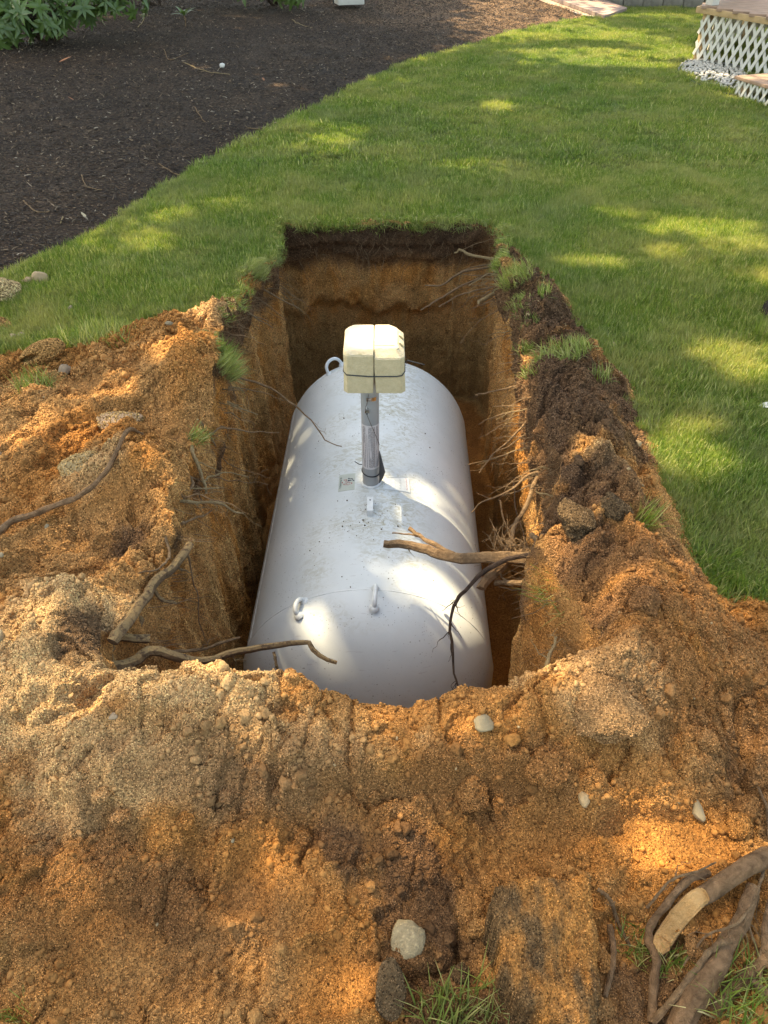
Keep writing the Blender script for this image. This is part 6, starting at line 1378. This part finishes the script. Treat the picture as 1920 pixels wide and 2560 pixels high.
def lawn_ok(x, y, edge=0.03):
    s = soil_mask(x, y); m_ = poly_sd(mulchP, x, y) + 0.05 * fbm(x, y, x * 0, 0.3, 3, 91)
    ok = (s < edge) & (m_ < 0.02) & (poly_sd(pitP, x, y) < 0.0)
    for P_ in (grvP, stepP, walkP): ok &= poly_sd(P_, x, y) < -0.01
    return ok & (poly_sd(STR, x, y) < 0) & ((y < wa.y + (x - wa.x) * wd.y / wd.x - .12) | (x < 2.6))
def lay(n, x0_, x1_, y0_, y1_, variants, name, label, s0, s1, seed, dens=None):
    r = np.random.default_rng(seed); x_ = r.uniform(x0_, x1_, n); y_ = r.uniform(y0_, y1_, n); k = in_view(x_, y_, x_ * 0, 90, 120); x_, y_ = x_[k], y_[k]
    k = lawn_ok(x_, y_)
    x_, y_ = x_[k], y_[k]; thin = fbm(x_, y_, x_ * 0, .5, 3, 640); k = r.random(len(x_)) < 0.80 + 0.5 * thin; x_, y_ = x_[k], y_[k]
    z_ = height(x_, y_, False)
    # neighbours lean the same way
    la = fbm(x_, y_, x_ * 0, .35, 2, 650) * .45; lb = fbm(x_, y_, x_ * 0, .35, 2, 651) * .45
    rot_ = np.stack([la + r.normal(0, .12, len(x_)), lb + r.normal(0, .12, len(x_)), r.uniform(0, 6.28, len(x_))], 1)
    sc_ = r.uniform(s0, s1, len(x_)) * (1 + .25 * fbm(x_, y_, x_ * 0, .25, 2, 652))
    o = scatter(name, np.stack([x_, y_, z_], 1), rot_, sc_, variants, r.integers(0, len(variants), len(x_))); print(name, len(x_)); return tag(o, label, 'grass', kind='stuff')
lay(95000, -2.6, 3.2, 1.0, 5.6, tv_near, 'near_grass', 'mown green grass around the pit', .75, 1.15, 1)
lay(120000, -4.5, 7.0, 5.6, 15.2, tv_far, 'far_grass', 'mown green grass of the lawn further back', .75, 1.1, 2)
# overhanging fringe where turf was cut by the digger
r = np.random.default_rng(5); px_, py_, pz_, rot_ = [], [], [], []
for k in range(900):
    i = r.integers(0, lipn)
    if ly0[i] < 2.6: continue
    far_ = ly0[i] > 3.7
    if not far_ and r.random() < .55: continue
    o_ = r.uniform(-.01, .05); px_.append(lx0[i] + dx_[i] * o_); py_.append(ly0[i] + dy_[i] * o_); pz_.append(lz0[i] - .004); t_ = r.uniform(.1, .95)
    ax = Vector((-dx_[i], -dy_[i], 0)); q = Vector((0, 0, 1)).lerp(ax, t_).normalized(); e_ = q.to_track_quat('Z', 'Y').to_euler(); rot_.append((e_.x, e_.y, e_.z))
o = scatter('fringe_grass', np.stack([px_, py_, pz_], 1), np.array(rot_), r.uniform(.55, 1.0, len(px_)), tv_near[2:], r.integers(0, 4, len(px_))); tag(o, 'grass fringe hanging over the cut turf edge of the pit', 'grass', kind='stuff')
# single tufts
def tuft(label, px, py, nb, rad_, L0, L1, seed, z=None, tilt=(0, 0), w=.0030, lean=.6, straw=.45, sx=1.0):
    p_ = on(px, py) if z is None else at(px, py, z)
    o = bpy.data.objects.new('grass_tuft', tuft_mesh('grass_tuft', nb, rad_, L0, L1, w, seed, lean, straw)); link(o); o.location = p_; o.rotation_euler = (tilt[0], tilt[1], 0); o.scale = (sx, 1, 1); return tag(o, label, 'grass tuft')
tuft('green grass tuft at the bottom centre beside the soil slab', 1105, 2540, 110, .038, .06, .115, 700, w=.0035, lean=.35, straw=.15, sx=1.3)
tuft('straw coloured grass right of the foreground tuft', 1215, 2545, 150, .06, .04, .09, 701, straw=.95, lean=.9)
tuft('grass tuft at the lower left corner', 45, 2550, 70, .03, .03, .06, 702)
tuft('grass at the lower right corner behind the logs', 1870, 2530, 240, .07, .05, .09, 703, sx=1.3)
tuft('small grass patch between the soil slab and the sticks', 1600, 2370, 120, .04, .03, .07, 704, lean=.9, straw=.5)
tuft('grass patch inside the fork of the logs', 1690, 2425, 90, .03, .03, .06, 705, lean=.9)
tuft('band of grass surviving in the left sand heap', 265, 868, 420, .10, .06, .10, 706, lean=.6, sx=1.9)
tuft('ragged grass tuft on the sand left of the grey stone', 95, 985, 160, .06, .06, .11, 707, lean=.8, straw=.35, sx=1.3)
tuft('drooping turf clump over the far right corner of the pit', 1285, 745, 480, .10, .05, .09, 708, lean=.8, tilt=(0, -.5), sx=.9)
tuft('turf clump on the crest of the right berm', 1400, 925, 420, .075, .04, .08, 709, lean=.8, tilt=(0, -.3), sx=1.5)
tuft('few blades right of the berm turf clump', 1500, 960, 60, .04, .05, .09, 710, lean=.9)
tuft('grass blades hanging from the right lip above the undercut', 1375, 1470, 60, .05, .05, .10, 711, z=.07, tilt=(.2, -1.0), lean=.7, straw=.35)
tuft('grass blades drooping from the right lip lower down', 1430, 1510, 50, .05, .05, .10, 712, z=.09, tilt=(.3, -.9), lean=.8, straw=.4)
tuft('straw tuft pinched between clods on the right berm', 1590, 1335, 110, .03, .06, .12, 713, tilt=(-.2, .6), straw=.6)
tuft('grass tuft hanging over the left pit lip', 575, 985, 280, .05, .06, .11, 714, tilt=(0, .9), lean=.7)
tuft('upper grass tuft on the left pit lip', 570, 930, 160, .04, .05, .09, 715, tilt=(0, .8), lean=.7)
tuft('dry grass hanging from the left lip by the pale roots', 490, 1120, 90, .03, .05, .09, 716, tilt=(0, .9), straw=.7)
tuft('tiny grass tuft on the outer edge of the right berm', 1600, 1075, 60, .02, .03, .06, 717)
tuft('small grass tuft on the brown soil of the right berm', 1350, 800, 90, .03, .05, .09, 718)
tuft('long grass fringe at the edge of the left notch', 640, 690, 260, .06, .06, .10, 719, tilt=(0, .7), lean=.7)
tuft('grass seedhead tuft beside the tree trunk', 1910, 850, 200, .06, .08, .14, 720, lean=.5, straw=.3)
# bark chips on the mulch
def chip_mat():
    m, nt, b = mat('bark_chip'); oi = N(nt, 'ShaderNodeObjectInfo').outputs['Random']
    nt.links.new(ramp(nt, oi, [(0, (0.028, .018, .012)), (.7, (0.065, .044, .029)), (.90, (.12, .083, .052)), (.965, (.26, .17, .10)), (1, (.40, .32, .23))]), b.inputs['Base Color']); b.inputs['Roughness'].default_value = .85; return m
M['chip'] = chip_mat()
chv = []
for k in range(6):
    q = random.Random(k); mb = MB(); Lc = q.uniform(.02, .05)
    mb.tube([(0, 0, 0), (Lc * .4, .002, .003), (Lc, -.002, .001)], [q.uniform(.002, .005), q.uniform(.003, .007), .0015], 4); me = mb.build('chip', M['chip']).data; bpy.data.objects.remove(bpy.data.objects[-1] if False else [o_ for o_ in COL.objects if o_.data == me][0]); chv.append(bpy.data.objects.new('chip', me))
r = np.random.default_rng(8); n_ = 110000; x_ = r.uniform(-7, 3.5, n_); y_ = 3.4 + 11.8 * r.random(n_) ** 1.3; k = in_view(x_, y_, x_ * 0, 60, 60); x_, y_ = x_[k], y_[k]; k = poly_sd(mulchP, x_, y_) > -.03; x_, y_ = x_[k], y_[k]
o = scatter('bark_chips', np.stack([x_, y_, height(x_, y_) + .004], 1), np.stack([r.normal(0, .3, len(x_)), r.normal(0, .35, len(x_)), r.uniform(0, 6.28, len(x_))], 1), r.uniform(.4, .95, len(x_)), chv, r.integers(0, 6, len(x_))); tag(o, 'shredded bark chips covering the mulch bed', 'mulch', kind='stuff')
# twigs and dead leaves
TWG = [([(460,158),(500,175),(540,184),(575,188)], 'long pale twig beside the white lump on the mulch'), ([(345,70),(362,45),(350,38)], 'bare forked stem at the foot of the rhododendron'), ([(205,440),(218,468),(255,478)], 'thin hooked twig in the middle of the mulch bed'), ([(398,412),(430,432),(470,450)], 'straight twig near the grass edge of the mulch bed'),
       ([(730,50),(750,62),(780,70)], 'pale twig at the back of the mulch near the lawn side'), ([(620,322),(650,325),(680,328)], 'thin twig just above the mulch edge'), ([(488,270),(500,290),(512,308)], 'slanted twig in the centre of the mulch bed'), ([(158,545),(152,560)], 'orange bark sliver low in the mulch bed'), ([(410,125),(425,150),(470,135)], 'looped twig in the upper mulch bed'), ([(60,505),(90,530),(125,532)], 'dark twig low at the left of the mulch')]
for pix, lab in TWG: lying(lab, [(a_, b_, .004) for a_, b_ in pix], .0045, .003, 'root_pale' if 'pale' in lab or 'orange' in lab or 'bare' in lab else 'root', 'twig', 'twig')
M['dead_leaf'] = simple('dead_leaf', (0.34, 0.13, 0.05), .7, .3, 20, .2, .003); M['leaf_pale'] = simple('pale_dead_leaf', (0.45, 0.36, 0.22), .7, .3, 20, .2, .003); M['paper'] = simple('white_scrap', (0.75, 0.73, 0.66), .7, .1, 20, .2, .003)
def dleaf(label, px, py, L, m, rz, cat='leaf', name='dead_leaf', W=.45):
    p_ = on(px, py); D = depth(p_); o = bpy.data.objects.new(name, leaf_mesh(L / FPX * D, L * W / FPX * D, M[m], -.25, px)); link(o); o.location = p_ + Vector((0, 0, .012)); o.rotation_euler = (.1, .3, rz); return tag(o, label, cat)
dleaf('orange dead leaf on the mulch near the rhododendron', 185, 254, 18, 'dead_leaf', 1.2); dleaf('orange leaf at the grass edge of the mulch', 390, 500, 20, 'dead_leaf', 2.6); dleaf('orange bark piece in the shade below the rhododendron', 148, 158, 36, 'dead_leaf', -1.5, W=.25)
dleaf('tan dead leaf on the mulch right of the white lump', 660, 205, 14, 'dead_leaf', .4); dleaf('curled grey leaf low on the mulch', 215, 548, 22, 'leaf_pale', .8); dleaf('pale leaf on the lawn beyond the pit', 1275, 382, 12, 'leaf_pale', .5); dleaf('white fluff on the grass above the far edge of the pit', 868, 482, 14, 'paper', .8)
dleaf('tan leaf on the lawn below the deck', 1600, 252, 16, 'leaf_pale', 1.3); dleaf('small pale leaf on the lawn at the upper centre', 610, 432, 10, 'leaf_pale', 2.0); dleaf('torn white scrap lying in the grass at the right edge', 1895, 1020, 60, 'paper', -1.9, 'scrap', 'paper_scrap', .35)
# white pebbles
pv = [bpy.data.objects.new('pebble', lump('pebble', 2, .2, 1.0, 950 + k, M['pebble'], .8, .3)) for k in range(4)]
r = np.random.default_rng(9); n_ = 16000; x_ = r.uniform(2.2, 4.2, n_); y_ = r.uniform(7.6, 15, n_); k = ((poly_sd(grvP, x_, y_) > 0) | (poly_sd(STR, x_, y_) > 0)) & (poly_sd(stepP, x_, y_) < 0); x_, y_ = x_[k], y_[k]
o = scatter('gravel', np.stack([x_, y_, .012 + .006 * r.random(len(x_)) + 0.02 * sstep(0, .15, poly_sd(grvP, x_, y_))], 1), r.uniform(0, 6.28, (len(x_), 3)) * np.array((.1, .1, 1)), r.uniform(.008, .017, len(x_)), pv, r.integers(0, 4, len(x_))); tag(o, 'white gravel beside the deck and the plank walk', 'gravel', kind='stuff')
